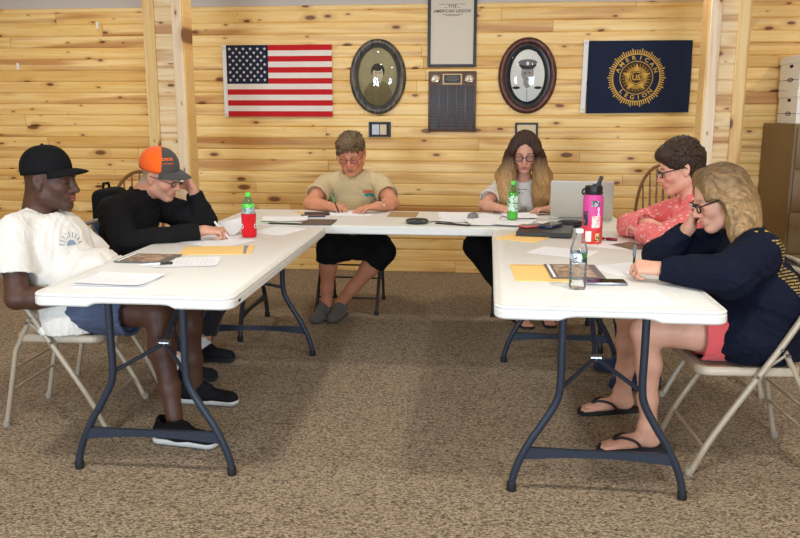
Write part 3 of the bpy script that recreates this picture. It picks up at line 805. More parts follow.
def head(S, f, jaw=1.0, nose=1.0, female=False, wide=1.0):
    w = wide; S.sc = f.s
    S.ell(f(-.014, 0, .036), (.099, .077 * w, .086), f.R, k=.01)
    S.ell(f(.022, 0, -.03), (.068, .062 * w, .085), f.R, k=.03)
    S.cone(f(-.002, .05 * w, -.066), f(.062, .017, -.1), .019 * jaw, .015, k=.03)
    S.cone(f(-.002, -.05 * w, -.066), f(.062, -.017, -.1), .019 * jaw, .015, k=.03)
    S.ell(f(.071, 0, -.1), (.021, .024, .019), f.R, k=.02)
    for y in (-1, 1):
        S.ell(f(.06, y * .038 * w, -.026), (.026, .025, .022), f.R, k=.025)
        if not female: S.cone(f(.086, y * .012, .022), f(.074, y * .047, .022), .010, .009, k=.014)
        else: S.cone(f(.084, y * .012, .02), f(.072, y * .045, .022), .008, .007, k=.014)
        S.ell(f(.096, y * .031, .001), (.019, .017, .0115), f.R, k=.014, op='sub')
        S.ell(f(.075, y * .031, .0), (.0145, .0165, .013), f.R, k=.003)
        S.cone(f(.0895, y * .022, -.0035), f(.0865, y * .040, -.0035), .0016, .0014, k=.002, op='sub')
    S.cone(f(.088, 0, .012), f(.107, 0, -.028), .0085 * nose, .011 * nose, k=.014)
    S.ell(f(.108, 0, -.033), (.013 * nose, .0115 * nose, .0105), f.R, k=.008)
    for y in (-1, 1): S.ell(f(.099, y * .013 * nose, -.036), (.010, .0075 * nose, .0075), f.R, k=.006)
    for y in (-1, 1):
        S.ell(f(.083, y * .014, -.062), (.012, .020, .018), f.R, k=.016)
    S.cone(f(.099, .0, -.0575), f(.088, .021, -.063), .0062, .0035, k=.006); S.cone(f(.099, .0, -.0575), f(.088, -.021, -.063), .0062, .0035, k=.006)
    S.cone(f(.0965, .0, -.072), f(.087, .018, -.066), .0078, .004, k=.006); S.cone(f(.0965, .0, -.072), f(.087, -.018, -.066), .0078, .004, k=.006)
    S.cone(f(.106, 0, -.0645), f(.093, .022, -.0645), .0022, .0016, k=.003, op='sub'); S.cone(f(.106, 0, -.0645), f(.093, -.022, -.0645), .0022, .0016, k=.003, op='sub')
    for y in (-1, 1):   # ears
        b = f.M @ Matrix.Rotation(math.radians(y * -22), 3, 'Z') @ Matrix.Rotation(math.radians(-10), 3, 'Y'); R = np.array(b)
        S.ell(f(-.014, y * .078 * w, -.004), (.019, .0075, .032), R, k=.006)
        S.ell(f(-.005, y * .085 * w, .001), (.010, .006, .016), R, k=.004, op='sub')
        S.ell(f(-.006, y * .075 * w, -.03), (.009, .007, .011), R, k=.006)
    S.sc = 1.0

def skin_paint(verts, f, base, lips, brow, dark=(0.55, .5, .45), stubble=None, hairline=None, blush=None, extra=()):
    c = np.tile(np.array(lin(base)[:3]), (len(verts), 1)); L = f.local(verts)
    def blob(cen, rad, colour, s=1.0, soft=0.35):
        d = np.sqrt((((L - np.array(cen)) / np.array(rad)) ** 2).sum(1))
        a = np.clip((1 + soft - d) / (2 * soft), 0, 1)[:, None] * s
        c[:] = c * (1 - a) + np.array(lin(colour)[:3]) * a
    if blush:
        for y in (-1, 1): blob((.08, y * .04, -.028), (.03, .025, .022), blush, .5, .6)
        blob((.115, 0, -.03), (.02, .016, .016), blush, .5, .5)
    if stubble: blob((.06, 0, -.09), (.07, .08, .05), stubble, .6, .4)
    blob((.098, 0, -.059), (.016, .022, .0055), lips, .85); blob((.095, 0, -.071), (.018, .019, .0065), lips, .9)
    blob((.10, 0, -.0645), (.02, .02, .0018), (60, 28, 24), .7)
    for y in (-1, 1):
        blob((.088, y * .030, .0245), (.02, .020, .0045), brow, .8); blob((.09, y * .031, -.0035), (.012, .014, .0022), (40, 28, 24), .85)
        blob((.086, y * .031, -.010), (.014, .015, .006), tuple(int(v * .82) for v in base), .5, .5)
    if hairline:   # close-cropped hair on the scalp: (colour, front x at z=0.. )
        col, s = hairline
        x, y, z = L[:, 0], np.abs(L[:, 1]), L[:, 2]
        m = (z > -.045 + np.clip((x + .04) * .9, -.02, .08)) & (x < .018) & (z > -.07)
        ear = (np.abs(x + .012) < .024) & (np.abs(z + .006) < .038) & (y > .074)
        a = (m & ~ear)[:, None] * s
        c[:] = c * (1 - a) + np.array(lin(col)[:3]) * a
    for e in extra: blob(*e)
    return c

def hand(S, wrist, d, n, side, pose='relaxed', sc=1.0, spread=0.0, thumb=None):
    """d: wrist->fingers, n: palm normal. side 'R'/'L'"""
    wrist = V(wrist); d = unit(d); n = V(n); n = unit(n - d * np.dot(n, d)); t = np.cross(d, n) * (1 if side == 'R' else -1)
    curls = {'flat': [(8, 12, 8)] * 4, 'relaxed': [(22, 28, 18), (26, 32, 20), (30, 36, 24), (34, 40, 26)],
             'pen': [(48, 45, 12), (55, 55, 25), (66, 68, 40), (72, 74, 45)],
             'fist': [(62, 80, 50), (66, 82, 52), (68, 84, 54), (70, 84, 54)],
             'cheek': [(12, 55, 50), (14, 60, 55), (18, 64, 55), (24, 66, 55)], 'spread': [(14, 14, 8), (10, 12, 8), (12, 14, 8), (16, 18, 10)]}[pose]
    offs = [.030, .0105, -.0095, -.028]; base = [.083, .087, .083, .075]; lens = [.073, .081, .074, .058]; rad = [.0088, .009, .0086, .0076]
    S.cone(wrist - d * .01, wrist + d * .02, .027 * sc, .028 * sc, k=.01, flat=(n, 1.45))
    K = []
    for i in range(4):
        kn = wrist + (d * base[i] + t * offs[i] - n * .002) * sc; K.append(kn)
        S.cone(wrist + (d * .012 + t * offs[i] * .62) * sc, kn, .0155 * sc, .0115 * sc, k=.012)
    for i in range(4):
        a = 0; p = K[i]; fr = (.46, .30, .24); s_ = math.radians(spread * (1.5 - i)); dd = unit(d * math.cos(s_) + t * math.sin(s_))
        for j in range(3):
            a += math.radians(curls[i][j]); u = dd * math.cos(a) + n * math.sin(a)
            q = p + u * lens[i] * fr[j] * sc
            r0 = rad[i] * sc * (1 - .08 * j); S.cone(p, q, r0, r0 * .93, k=.0035)
            p = q
    tp = wrist + (d * .022 + t * .02 + n * .004) * sc
    th = thumb or ((.62, .62, .35), (.85, .25, .40), (.92, -.05, .35))
    L3 = (.046, .034, .026); R3 = (.0135, .0108, .0095, .0082); p = tp
    for j in range(3):
        u = unit(d * th[j][0] + t * th[j][1] + n * th[j][2]); q = p + u * L3[j] * sc
        S.cone(p, q, R3[j] * sc, R3[j + 1] * sc, k=.009 if j == 0 else .004); p = q
    return p

def arm(S, sh, el, wr, r=(.05, .043, .040, .0275), k=.015):
    sh, el, wr = V(sh), V(el), V(wr); m = sh * .45 + el * .55; f_ = el * .7 + wr * .3
    S.chain([sh, m, el], [r[0], r[0] * .92, r[1] * .92], k); S.chain([el, f_, wr], [r[1] * .9, r[2] * 1.06, r[3]], k)
def leg(S, hip, knee, ankle, r=(.085, .06, .055, .037), k=.02):
    hip, knee, ankle = V(hip), V(knee), V(ankle); a = unit(ankle - knee); back = unit(hip - knee)
    calf = knee + (ankle - knee) * .33 + unit(back - a * np.dot(a, back)) * .008
    S.chain([hip, hip * .5 + knee * .5, knee], [r[0], r[0] * .85, r[1]], k); S.chain([knee, calf, knee * .3 + ankle * .7, ankle], [r[1] * .93, r[2] * 1.04, (r[2] + r[3]) * .45, r[3]], k * 1.5)

def torso(S, J, infl=0.0, belly=0.0, bust=0.0, sw=0.165, dep=1.5, waist=0.13, k=.03):
    """J: pelvis, chest, neck, f (forward of chest), side"""
    pel, ch, nk = V(J['pelvis']), V(J['chest']), V(J['neck']); sh = (V(J['shR']) + V(J['shL'])) / 2
    f = unit(V(J['f'])); lat = unit(V(J['shL']) - V(J['shR'])); pf = unit(V(J.get('pf', J['f'])))
    up = unit(nk - pel); mid = pel * .5 + ch * .5 + f * J.get('arch', 0.0)
    S.cone(pel, mid, .145 + infl, waist + infl, k=k, flat=(pf, dep * .92)); S.cone(mid, ch, waist + infl, sw - .015 + infl, k=k, flat=(f, dep))
    S.cone(ch, sh - up * .055, sw - .01 + infl, .115 + infl, k=k, flat=(f, dep))
    S.cone(V(J['shR']) * .88 + sh * .12, V(J['shL']) * .88 + sh * .12, .056 + infl, k=k)
    S.cone(V(J['shR']) * .7 + nk * .3 + up * .0, nk, .045 + infl, .05 + infl * .5, k=.03); S.cone(V(J['shL']) * .7 + nk * .3, nk, .045 + infl, .05 + infl * .5, k=.03)
    if belly: S.ell(pel * .62 + ch * .38 + pf * belly * .75, (.13 + infl, .155 + infl, .13 + infl), np.stack([pf, np.cross(unit(up), pf), unit(up)], 1), k=.05)
    if bust:
        for s_ in (-1, 1): S.ell(ch + f * (.085 + bust * .3) + lat * s_ * .075 - up * .02, (.06 + infl, .068 + infl, .065 + infl), k=.03)

def sneaker(root, org, heel, toe, upper_m, sole_m, lace_m, name='shoe'):
    """low running shoe from heel to toe points on the floor"""
    heel, toe = V(heel), V(toe); d = unit(toe - heel); L = np.linalg.norm(toe - heel); z = V(0, 0, 1); z = unit(z - d * np.dot(z, d)); s = np.cross(z, d)
    g = lambda a, b, c: heel + d * a * L + s * b + z * c
    lo = np.minimum(heel, toe) - .09; hi = np.maximum(heel, toe) + V(.09, .09, .15)
    S = Field(lo, hi, .004)
    S.cone(g(.14, 0, .05), g(.42, 0, .055), .038, .041, k=.02); S.cone(g(.42, 0, .05), g(.84, 0, .038), .041, .034, k=.03, flat=(z, 1.15)); S.cone(g(.72, .008, .03), g(.84, -.006, .03), .042, .034, k=.02, flat=(z, 1.4))
    S.cone(g(.13, 0, .06), g(.17, 0, .098), .035, .034, k=.015); S.cone(g(.45, 0, .078), g(.3, 0, .09), .028, .03, k=.02)
    S.cone(g(.19, 0, .085), g(.23, 0, .14), .027, .033, k=.006, op='sub'); S.cut(g(0, 0, .018), -z)
    v, q = S.mesh(1); o = mesh_obj(name, v, q, upper_m, root, org)
    S = Field(lo, hi, .004)
    S.cone(g(.13, 0, .02), g(.45, 0, .018), .040, .038, k=.01, flat=(z, 1.6)); S.cone(g(.45, 0, .018), g(.84, -.004, .018), .038, .040, k=.01, flat=(z, 1.8)); S.cone(g(.7, .006, .02), g(.86, -.006, .022), .046, .036, k=.01, flat=(z, 2.2))
    S.cut(g(0, 0, .030), z); S.cut(g(0, 0, .002), -z); v, q = S.mesh(1); mesh_obj('sole', v, q, sole_m, o, org)
    lc = MB()
    for i in range(5):
        a = .40 + i * .065; h = .098 - i * .0085
        lc.tube([tuple(g(a, -.022, h - .010) - org), tuple(g(a + .02, 0, h + .002) - org), tuple(g(a, .022, h - .010) - org)], .0026, 6)
    lc.build('laces', lace_m, o)
    return o

def decal(target, name, quads2d, origin, look, up, m, parent, org, lift=.0012):
    """thin print following the cloth: list of 2-D polygons (right, up) projected along look"""
    from mathutils.bvhtree import BVHTree
    me = target.data; bvh = BVHTree.FromPolygons([v.co for v in me.vertices], [p.vertices for p in me.polygons])
    look = Vector(unit(look)); up = Vector(up); up = (up - look * up.dot(look)).normalized(); rt = look.cross(up)
    o = Vector(V(origin) - V(org)); b = MB()
    for poly in quads2d:
        vs = []
        for (x, y) in poly:
            p = o + rt * x + up * y - look * .4
            hit, nrm, _, _ = bvh.ray_cast(p, look, .9)
            if hit is None: vs = None; break
            vs.append(hit + nrm * lift)
        if vs: b.add(vs, [tuple(range(len(vs)))])
    return b.build(name, m, parent, smooth=False, fix=False) if b.v else None

def glasses(root, org, f, m, w=.031, h=.019, t=.0018, y0=0.0, x0=.0):
    M = f.mx(org); b = MB(); B = lambda p: M @ Vector(p)
    for s in (-1, 1):
        P = [B((.1035 + x0 - .004 * abs(math.cos(a)), s * (.034 + (w * .78) * (abs(math.cos(a)) ** .75) * math.copysign(1, math.cos(a))), y0 - .001 + h * (abs(math.sin(a)) ** .75) * math.copysign(1, math.sin(a)))) for a in [2 * PI * k / 24 for k in range(24)]]
        b.tube(P, t, 6, closed=True)
        b.tube([B((.099 + x0, s * .058, y0 + .006)), B((.085 + x0, s * .074, y0 + .009)), B((.02, s * .081, y0 + .009)), B((-.012, s * .083, y0 + .006)), B((-.026, s * .083, y0 - .012))], t, 6)
    b.tube([B((.1035 + x0, -.011, y0 + .004)), B((.109 + x0, 0, y0 + .008)), B((.1035 + x0, .011, y0 + .004))], t, 6)
    o = b.build('glasses', m, root)
    for s in (-1, 1):
        l = MB(); P = [B((.1025 + x0, s * (.034 + (w * .76) * (abs(math.cos(a)) ** .75) * math.copysign(1, math.cos(a))), y0 - .001 + h * .97 * (abs(math.sin(a)) ** .75) * math.copysign(1, math.sin(a)))) for a in [2 * PI * k / 24 for k in range(24)]]
        l.add(P, [tuple(range(24))]); l.build('lens', thin_glass('lens_glass'), o, smooth=False)
    return o

def cap(root, org, f, front_m, back_m, brim_m, mark=None, raise_=.016, tilt=-9):
    f = Frame(f(-.002, 0, raise_), f.a[0], f.a[1] + tilt, f.a[2], f.s)
    M = f.mx(org); c = V(-.014, 0, .034); rx, ry, rz = .106, .087, .096
    def pt(th, ph, g=0):   # th azimuth, ph elevation 0..1
        a = ph * PI / 2; return M @ Vector((c[0] + (rx + g) * math.cos(a) ** .85 * math.cos(th), c[1] + (ry + g) * math.cos(a) ** .85 * math.sin(th), c[2] + (rz + g) * math.sin(a)))
    nT, nP = 48, 14; b = MB(); vs = []
    for j in range(nP + 1):
        for i in range(nT): vs.append(pt(2 * PI * i / nT, (j / nP) * .985 - .10 + .10 * j / nP if j else -.14))
    fs = []; ms = []
    for j in range(nP):
        for i in range(nT):
            fs.append((j * nT + i, j * nT + (i + 1) % nT, (j + 1) * nT + (i + 1) % nT, (j + 1) * nT + i))
            th = (i + .5) / nT * 360; th = th - 360 if th > 180 else th
            ms.append(0 if abs(th) < 62 else 1)
    b.add(vs, fs); b.f.append([nP * nT + i for i in range(nT)]); b.mi = ms + [0]
    o = b.build('cap', None, root, mats=[front_m, back_m], angle=60)
    sm = o.modifiers.new('t', 'SOLIDIFY'); sm.thickness = .003
    k = MB(); k.lathe([(.0, .006), (.005, .005), (.008, 0), (.008, -.003)], 12, c=(0, 0, 0), cap=False)
    k.v = [tuple(pt(0, 1.0, .0) + f.M @ Vector(v)) for v in k.v]; k.build('button', back_m if mark is None else front_m, o)
    br = MB()
    def bf(u, v):
        th = (u - .5) * 2 * math.radians(64); base = Vector((c[0] + (rx - .003) * math.cos(th), (ry - .002) * math.sin(th), c[2] - .010))
        e = .076 * max(0.0, math.cos(th / math.radians(64) * PI / 2)) ** .55
        yy = base.y * (1 + .10 * v); x = base.x + e * v
        z = base.z - .016 * v * v - .020 * (yy / ry) ** 2 * v + .002
        return M @ Vector((x, yy, z))
    br.sheet(bf, 26, 8); bo = br.build('brim', brim_m, o); sm = bo.modifiers.new('t', 'SOLIDIFY'); sm.thickness = .004
    return o, pt

def tufts(S, f, n, seed, rx=(.112, .088, .096), c=(-.018, 0, .048), ln=.030, sc=1.0, flow=(.5, 0, -.6), zmin=-.2, face=True):
    r = random.Random(seed)
    for _ in range(n):
        th = r.uniform(-PI, PI); z = r.uniform(zmin, 1.0); q = math.sqrt(max(0, 1 - z * z)); u = V(q * math.cos(th), q * math.sin(th), z)
        if face and u[0] > .55 and z < .45: continue
        if abs(u[1]) > .75 and z < .1 and abs(u[0]) < .5: continue
        p = V(c) + u * V(rx) * .96; t = V(flow) + V(r.uniform(-.5, .5), r.uniform(-.5, .5) + u[1] * .5, r.uniform(-.4, .4)); t = unit(t - u * np.dot(t, u)) + u * r.uniform(.05, .3)
        S.cone(f(*p), f(*(p + t * ln * sc * r.uniform(.7, 1.3))), .0095 * sc, .003 * sc, k=.006)
def person(name_label, org, group=None):
    return thing('person', name_label, 'person', org)
def long_sleeve(S, sh, el, wr, r=(.07, .062, .055, .042), k=.02, cuff=.97):
    sh, el, wr = V(sh), V(el), V(wr); p = el + (wr - el) * cuff
    S.chain([sh, el], [r[0], r[1]], k); q = el * .5 + p * .5; S.cone(el, q, r[1] * .97, r[2], k=k); S.cone(q, p, r[2], r[3], k=.008, cut1=True)
    return p, unit(wr - el)
def garment(name, S, root, org, m, amp=.004, wl=.08, seed=1, smooth=1, extra=None):
    v, q = S.mesh(smooth)
    if amp:
        N = vnormals(v, q); v = v + N * (amp * folds(v, wl, seed))[:, None] + N * (amp * .4 * folds(v, wl * .4, seed + 9))[:, None]
    return mesh_obj(name, v, q, m, root, org)
def body_obj(S, root, org, f, base, lips, brow, **kw):
    v, q = S.mesh(1)
    return mesh_obj('body', v, q, SKIN, root, org, col=skin_paint(v, f, base, lips, brow, **kw))
def eyes(root, org, f):
    M = f.mx(org)
    for y in (-1, 1):
        e = MB(); e.lathe([(0, .0121), (.004, .0115), (.0085, .0085), (.0118, .003), (.0118, -.003), (0, -.0118)], 12, M=Matrix.Rotation(PI / 2, 3, 'Y'), cap=False)
        e.v = [tuple(M @ (Vector(v) + Vector((.0745, y * .031, -.001)))) for v in e.v]; e.build('eye', mat('eye_white', (225, 220, 214), .2), root)
def sleeve(S, sh, el, frac, r0, r1, k=.02, hollow=.008):
    """short sleeve ending flat after frac of the upper arm"""
    sh, el = V(sh), V(el); p = sh + (el - sh) * frac
    S.cone(sh, p, r0, r1, k=k, cut1=True)
    return p, unit(el - sh)
def open_end(S, p, d, r, depth=.03): S.cone(p - d * depth, p + d * .03, r, r, k=.002, cut0=True, op='sub')
# ------------------------------------------------------------------ things on the back wall
def text2d(s, size=1.0, align='CENTER', bold=0.0, space=1.0):
    cu = bpy.data.curves.new('t', 'FONT'); cu.body = s; cu.size = size; cu.align_x = align; cu.align_y = 'CENTER'; cu.offset = bold; cu.space_character = space; cu.resolution_u = 3
    o = bpy.data.objects.new('t', cu); C.objects.link(o); bpy.context.view_layer.update()
    me = bpy.data.meshes.new_from_object(o.evaluated_get(bpy.context.evaluated_depsgraph_get()))
    vs = [tuple(v.co[:2]) for v in me.vertices]; fs = [tuple(p.vertices) for p in me.polygons]
    bpy.data.objects.remove(o); bpy.data.curves.remove(cu); bpy.data.meshes.remove(me)
    return vs, fs
def wall_sheet(name, x0, z1, W, H, m, parent, yf, n=(40, 24), thick=.002):
    b = MB(); b.sheet(lambda u, v: (x0 + u * W, yf(x0 + u * W, z1 - v * H), z1 - v * H), n[0], n[1]); return b.build(name, m, parent, fix=False)
def rect(b, x0, x1, z0, z1, yf, lift, n=1):
    o = len(b.v)
    for k in range(n + 1):
        x = x0 + (x1 - x0) * k / n
        for z in (z0, z1): b.v.append((x, yf(x, z) - lift, z))
    for k in range(n): b.f.append([o + 2 * k, o + 2 * k + 2, o + 2 * k + 3, o + 2 * k + 1]); b.mi.append(0)
def star(b, cx, cz, r, yf, lift, rot=0, inner=.4):
    o = len(b.v)
    for k in range(10):
        a = PI / 2 + rot + PI * k / 5; q = r if k % 2 == 0 else r * inner; x, z = cx + q * math.cos(a), cz + q * math.sin(a)
        b.v.append((x, yf(x, z) - lift, z))
    b.v.append((cx, yf(cx, cz) - lift, cz))
    for k in range(10): b.f.append([o + k, o + (k + 1) % 10, o + 10]); b.mi.append(0)
RED = cloth('flag_red', (196, 36, 40)); WHT = cloth('flag_white', (232, 222, 212)); NAVY = cloth('flag_navy', (32, 40, 62)); HEAD = cloth('flag_header', (232, 230, 226))
GROM = mat('brass_grommet', (190, 160, 90), .35, metal=.9)
def us_flag():
    t = thing('flag', 'red, white and blue flag with stars and stripes hanging on the pine wall', 'flag', (-1.875, 4.262, 1.665))
    W, H = .93, .605; x0, z1 = -.435, .295
    yf = lambda x, z: -.014 + .004 * math.sin(9 * x + 5 * z) + .003 * math.sin(23 * x - 7 * z)
    sh = H / 13
    b = MB()
    for i in range(0, 13, 2): rect(b, x0 if i >= 7 else x0 + .37, x0 + W, z1 - (i + 1) * sh, z1 - i * sh, yf, 0, 30)
    b.build('red_stripes', RED, t, fix=False)
    b = MB()
    for i in range(1, 13, 2): rect(b, x0 if i >= 7 else x0 + .37, x0 + W, z1 - (i + 1) * sh, z1 - i * sh, yf, 0, 30)
    b.build('white_stripes', WHT, t, fix=False)
    b = MB(); 
    for k in range(7): rect(b, x0, x0 + .37, z1 - (k + 1) * sh, z1 - k * sh, yf, 0, 14)
    ca = b.build('canton', NAVY, t, fix=False)
    b = MB()
    for r in range(9):
        for c in range(6 if r % 2 == 0 else 5):
            x = x0 + .37 * ((2 * c + 1) if r % 2 == 0 else (2 * c + 2)) / 12; z = z1 - 7 * sh * (r + 1) / 10; star(b, x, z, .0155, yf, .0015)
    b.build('stars', WHT, ca, fix=False, smooth=False)
    b = MB(); rect(b, x0 - .034, x0, z1 - H, z1, yf, 0, 2); h = b.build('header_band', HEAD, t, fix=False)
    for s in (z1 - .025, z1 - H + .02):
        g = MB(); g.tube([(x0 - .018 + .007 * math.cos(a), yf(x0, s) - .002, s + .007 * math.sin(a)) for a in [2 * PI * k / 14 for k in range(14)]], .002, 6, closed=True); g.build('grommet', GROM, h)
us_flag()
def legion_flag():
    t = thing('flag', 'navy flag with a round gold emblem hanging on the pine wall', 'flag', (1.17, 4.262, 1.685))
    W, H = .83, .575; x0, z1 = -.40, .287; cx, cz = -.005, -.01
    yf = lambda x, z: -.016 + .006 * math.sin(11 * x + 6 * z + 1) * min(1, max(.12, (math.hypot(x - cx, z - cz) - .12) / .2)) + .004 * math.sin(25 * x - 12 * z) * min(1, max(0, (math.hypot(x - cx, z - cz) - .16) / .15))
    b = MB(); b.sheet(lambda u, v: (x0 + u * W, yf(x0 + u * W, z1 - v * H), z1 - v * H - .012 * (1 - u) * v), 44, 26); fl = b.build('field', NAVY, t, fix=False)
    GOLD = cloth('gold_embroidery', (206, 164, 78), var=.02); GD = cloth('dark_gold', (172, 132, 60))
    b = MB()
    for k in range(72):   # toothed sunburst
        a = 2 * PI * k / 72; w = .55 * PI / 72; ro = .236 if k % 4 == 0 else .224
        pts = [(.192, a - w), (ro, a - w * .8), (ro, a + w * .8), (.192, a + w)]; o = len(b.v)
        for r_, q in pts: x, z = cx + r_ * math.cos(q), cz + r_ * math.sin(q); b.v.append((x, yf(x, z) - .0015, z))
        b.f.append([o, o + 1, o + 2, o + 3]); b.mi.append(0)
    def ringm(b, r0, r1, lift, n=72):
        o = len(b.v)
        for k in range(n):
            a = 2 * PI * k / n
            for r_ in (r0, r1): x, z = cx + r_ * math.cos(a), cz + r_ * math.sin(a); b.v.append((x, yf(x, z) - lift, z))
        for k in range(n): j = (k + 1) % n; b.f.append([o + 2 * k, o + 2 * k + 1, o + 2 * j + 1, o + 2 * j]); b.mi.append(0)
    ringm(b, .186, .194, .0016); ringm(b, .129, .135, .0016); b.build('sunburst', GOLD, fl, fix=False, smooth=False)
    for word, top in (('AMERICAN', True), ('LEGION', False)):
        n = len(word)
        for i, chh in enumerate(word):
            step = math.radians(19.5 if top else 18.5); a = PI / 2 - (i - (n - 1) / 2) * step if top else -PI / 2 + (i - (n - 1) / 2) * step
            b = MB(); vs, fs = text2d(chh, .046, bold=.0010); rot = a - PI / 2 if top else a + PI / 2; o = len(b.v); R_ = .160
            for (x, y) in vs:
                X = cx + R_ * math.cos(a) + x * 1.15 * math.cos(rot) - y * math.sin(rot); Z = cz + R_ * math.sin(a) + x * 1.15 * math.sin(rot) + y * math.cos(rot); b.v.append((X, yf(X, Z) - .0018, Z))
            for f_ in fs: b.f.append([o + k for k in f_]); b.mi.append(0)
            b.build('letter', GOLD, fl, fix=False, smooth=False)
    b = MB(); rect_n = 0; ringm(b, .001, .122, .0018); b.build('emblem_disc', cloth('emblem_brown', (70, 52, 36)), fl, fix=False, smooth=False)
    b = MB()
    for k in range(26):   # wreath leaves
        a = 2 * PI * k / 26; 
        for s in (-1, 1):
            o = len(b.v)
            for (r_, q) in ((.088, a), (.103 + s * .008, a + .09), (.112 + s * .006, a + .16), (.098, a + .10)): x, z = cx + r_ * math.cos(q), cz + r_ * math.sin(q); b.v.append((x, yf(x, z) - .0032, z))
            b.f.append([o, o + 1, o + 2, o + 3]); b.mi.append(0)
    ringm(b, .058, .090, .0026); b.build('wreath', GD, fl, fix=False, smooth=False)
    b = MB(); star(b, cx, cz, .118, yf, .0042, inner=.42); b.build('emblem_star', GOLD, fl, fix=False, smooth=False)
    b = MB(); ringm(b, .001, .056, .0052); b.build('centre_disc', cloth('emblem_brown', (70, 52, 36)), fl, fix=False, smooth=False)
    b = MB(); ringm(b, .044, .050, .0060)
    vs, fs = text2d('US', .060, bold=.0016); o = len(b.v); b.v += [(cx + x, yf(cx + x, cz + z) - .0062, cz + z) for x, z in vs]
    for f_ in fs: b.f.append([o + k for k in f_]); b.mi.append(0)
    b.build('centre_letters', GOLD, fl, fix=False, smooth=False)
    b = MB(); b.sheet(lambda u, v: (x0 - .04 + u * .04 - .008 * v, yf(x0, 0), z1 + .01 - v * (H + .015)), 2, 8); h = b.build('header_band', HEAD, t, fix=False)
    for s in (z1 - .015, z1 - H + .02):
        g = MB(); g.tube([(x0 - .022 + .007 * math.cos(a), yf(x0, 0) - .002, s + .007 * math.sin(a)) for a in [2 * PI * k / 14 for k in range(14)]], .002, 6, closed=True); g.build('grommet', GROM, h)
legion_flag()

BLKF = mat('black_frame', (22, 20, 20), .35); PAPER = mat('document_paper', (214, 204, 186), .7, var=.04, var_scale=20)
def frame_box(t, W, H, bw, m, d=.02):
    b = MB()
    for s in (-1, 1): b.rbox((s * (W / 2 - bw / 2), -d / 2, 0), (bw, d, H), .003, 1); b.rbox((0, -d / 2, s * (H / 2 - bw / 2)), (W - bw * 1.9, d * .98, bw), .003, 1)
    b.build('frame', m, t)
GLS = thin_glass('picture_glass')
def certificate():
    t = thing('framed_certificate', 'large black framed certificate hanging on the wall above the dark plaque', 'certificate', (-.358, 4.268, 2.055))
    W, H = .408, .575; frame_box(t, W, H, .024, BLKF)
    b = MB(); b.box((0, -.006, 0), (W - .04, .004, H - .04)); p = b.build('document', PAPER, t, smooth=False)
    b = MB()
    for s, size, z, sp in (('THE', .032, .204, 1.3), ('AMERICAN LEGION', .0335, .166, 1.06)):
        vs, fs = text2d(s, size, bold=.0005, space=sp); o = len(b.v); b.v += [(x, -.0095, z + y) for x, y in vs]
        for f_ in fs: b.f.append([o + k for k in f_]); b.mi.append(0)
    for z, w in ((.222, .22), (.140, .17), (.13, .12)): b.box((0, -.009, z), (w, .001, .003))
    for s in (-1, 1): b.box((s * .055, -.009, .197), (.016, .001, .004))
    b.build('heading', mat('print_black', (52, 50, 48), .8), p, smooth=False)
certificate()
def plaque():
    t = thing('award_plaque', 'dark wooden award plaque with rows of small black name plates', 'plaque', (-.350, 4.268, 1.482))
    b = MB(); W, H = .405, .505; b.rbox((0, -.01, 0), (W, .02, H), .004, 2); bo = b.build('board', mat('walnut_board', (92, 62, 46), .35, var=.2, var_scale=12), t)
    b = MB(); b.rbox((0, -.022, .187), (.168, .004, .092), .002, 1); b.build('gold_plate', mat('dull_gold', (150, 124, 84), .35, metal=.8), t)
    b = MB(); b.rbox((0, -.0255, .187), (.140, .004, .068), .001, 1); pl = b.build('title_plate', mat('black_plate', (22, 20, 20), .3), t)
    b = MB()
    for z, w in ((.206, .08), (.196, .1), (.184, .11), (.174, .07)): b.box((0, -.028, z), (w, .001, .0028))
    b.build('engraving', mat('engraved_gold', (120, 104, 74), .4, metal=.6), pl, smooth=False)
    for s in (-1, 1):
        b = MB(); b.lathe([(0, .006), (.030, .006), (.036, .010), (.041, .006), (.043, 0), (0, 0)], 28, c=(s * .142, -.020, .193), M=Matrix.Rotation(PI / 2, 3, 'X'))
        m_ = b.build('medallion', mat('silver_medal', (196, 190, 178), .3, metal=.85), t)
        g = MB(); star(g, s * .142, .193, .024, lambda x, z: -.027, 0); g.build('medal_star', mat('dull_gold', (150, 124, 84), .35, metal=.8), m_, smooth=False, fix=False)
    me = None
    for c in range(5):
        for r in range(14):
            if me is None:
                b = MB(); b.rbox((0, 0, 0), (.064, .003, .0225), .001, 1); b.cur = 1; b.box((0, -.0018, .003), (.04, .0006, .0022)); b.box((0, -.0018, -.003), (.03, .0006, .0018))
                o = b.build('name_plate', None, t, mats=[mat('black_plate', (22, 20, 20), .3), mat('engraved_dim', (70, 62, 50), .5)]); me = o.data
            else: o = bpy.data.objects.new('name_plate', me); C.objects.link(o); o.parent = t
            o.location = (-.150 + c * .075, -.0215, .122 - r * .0262)
plaque()
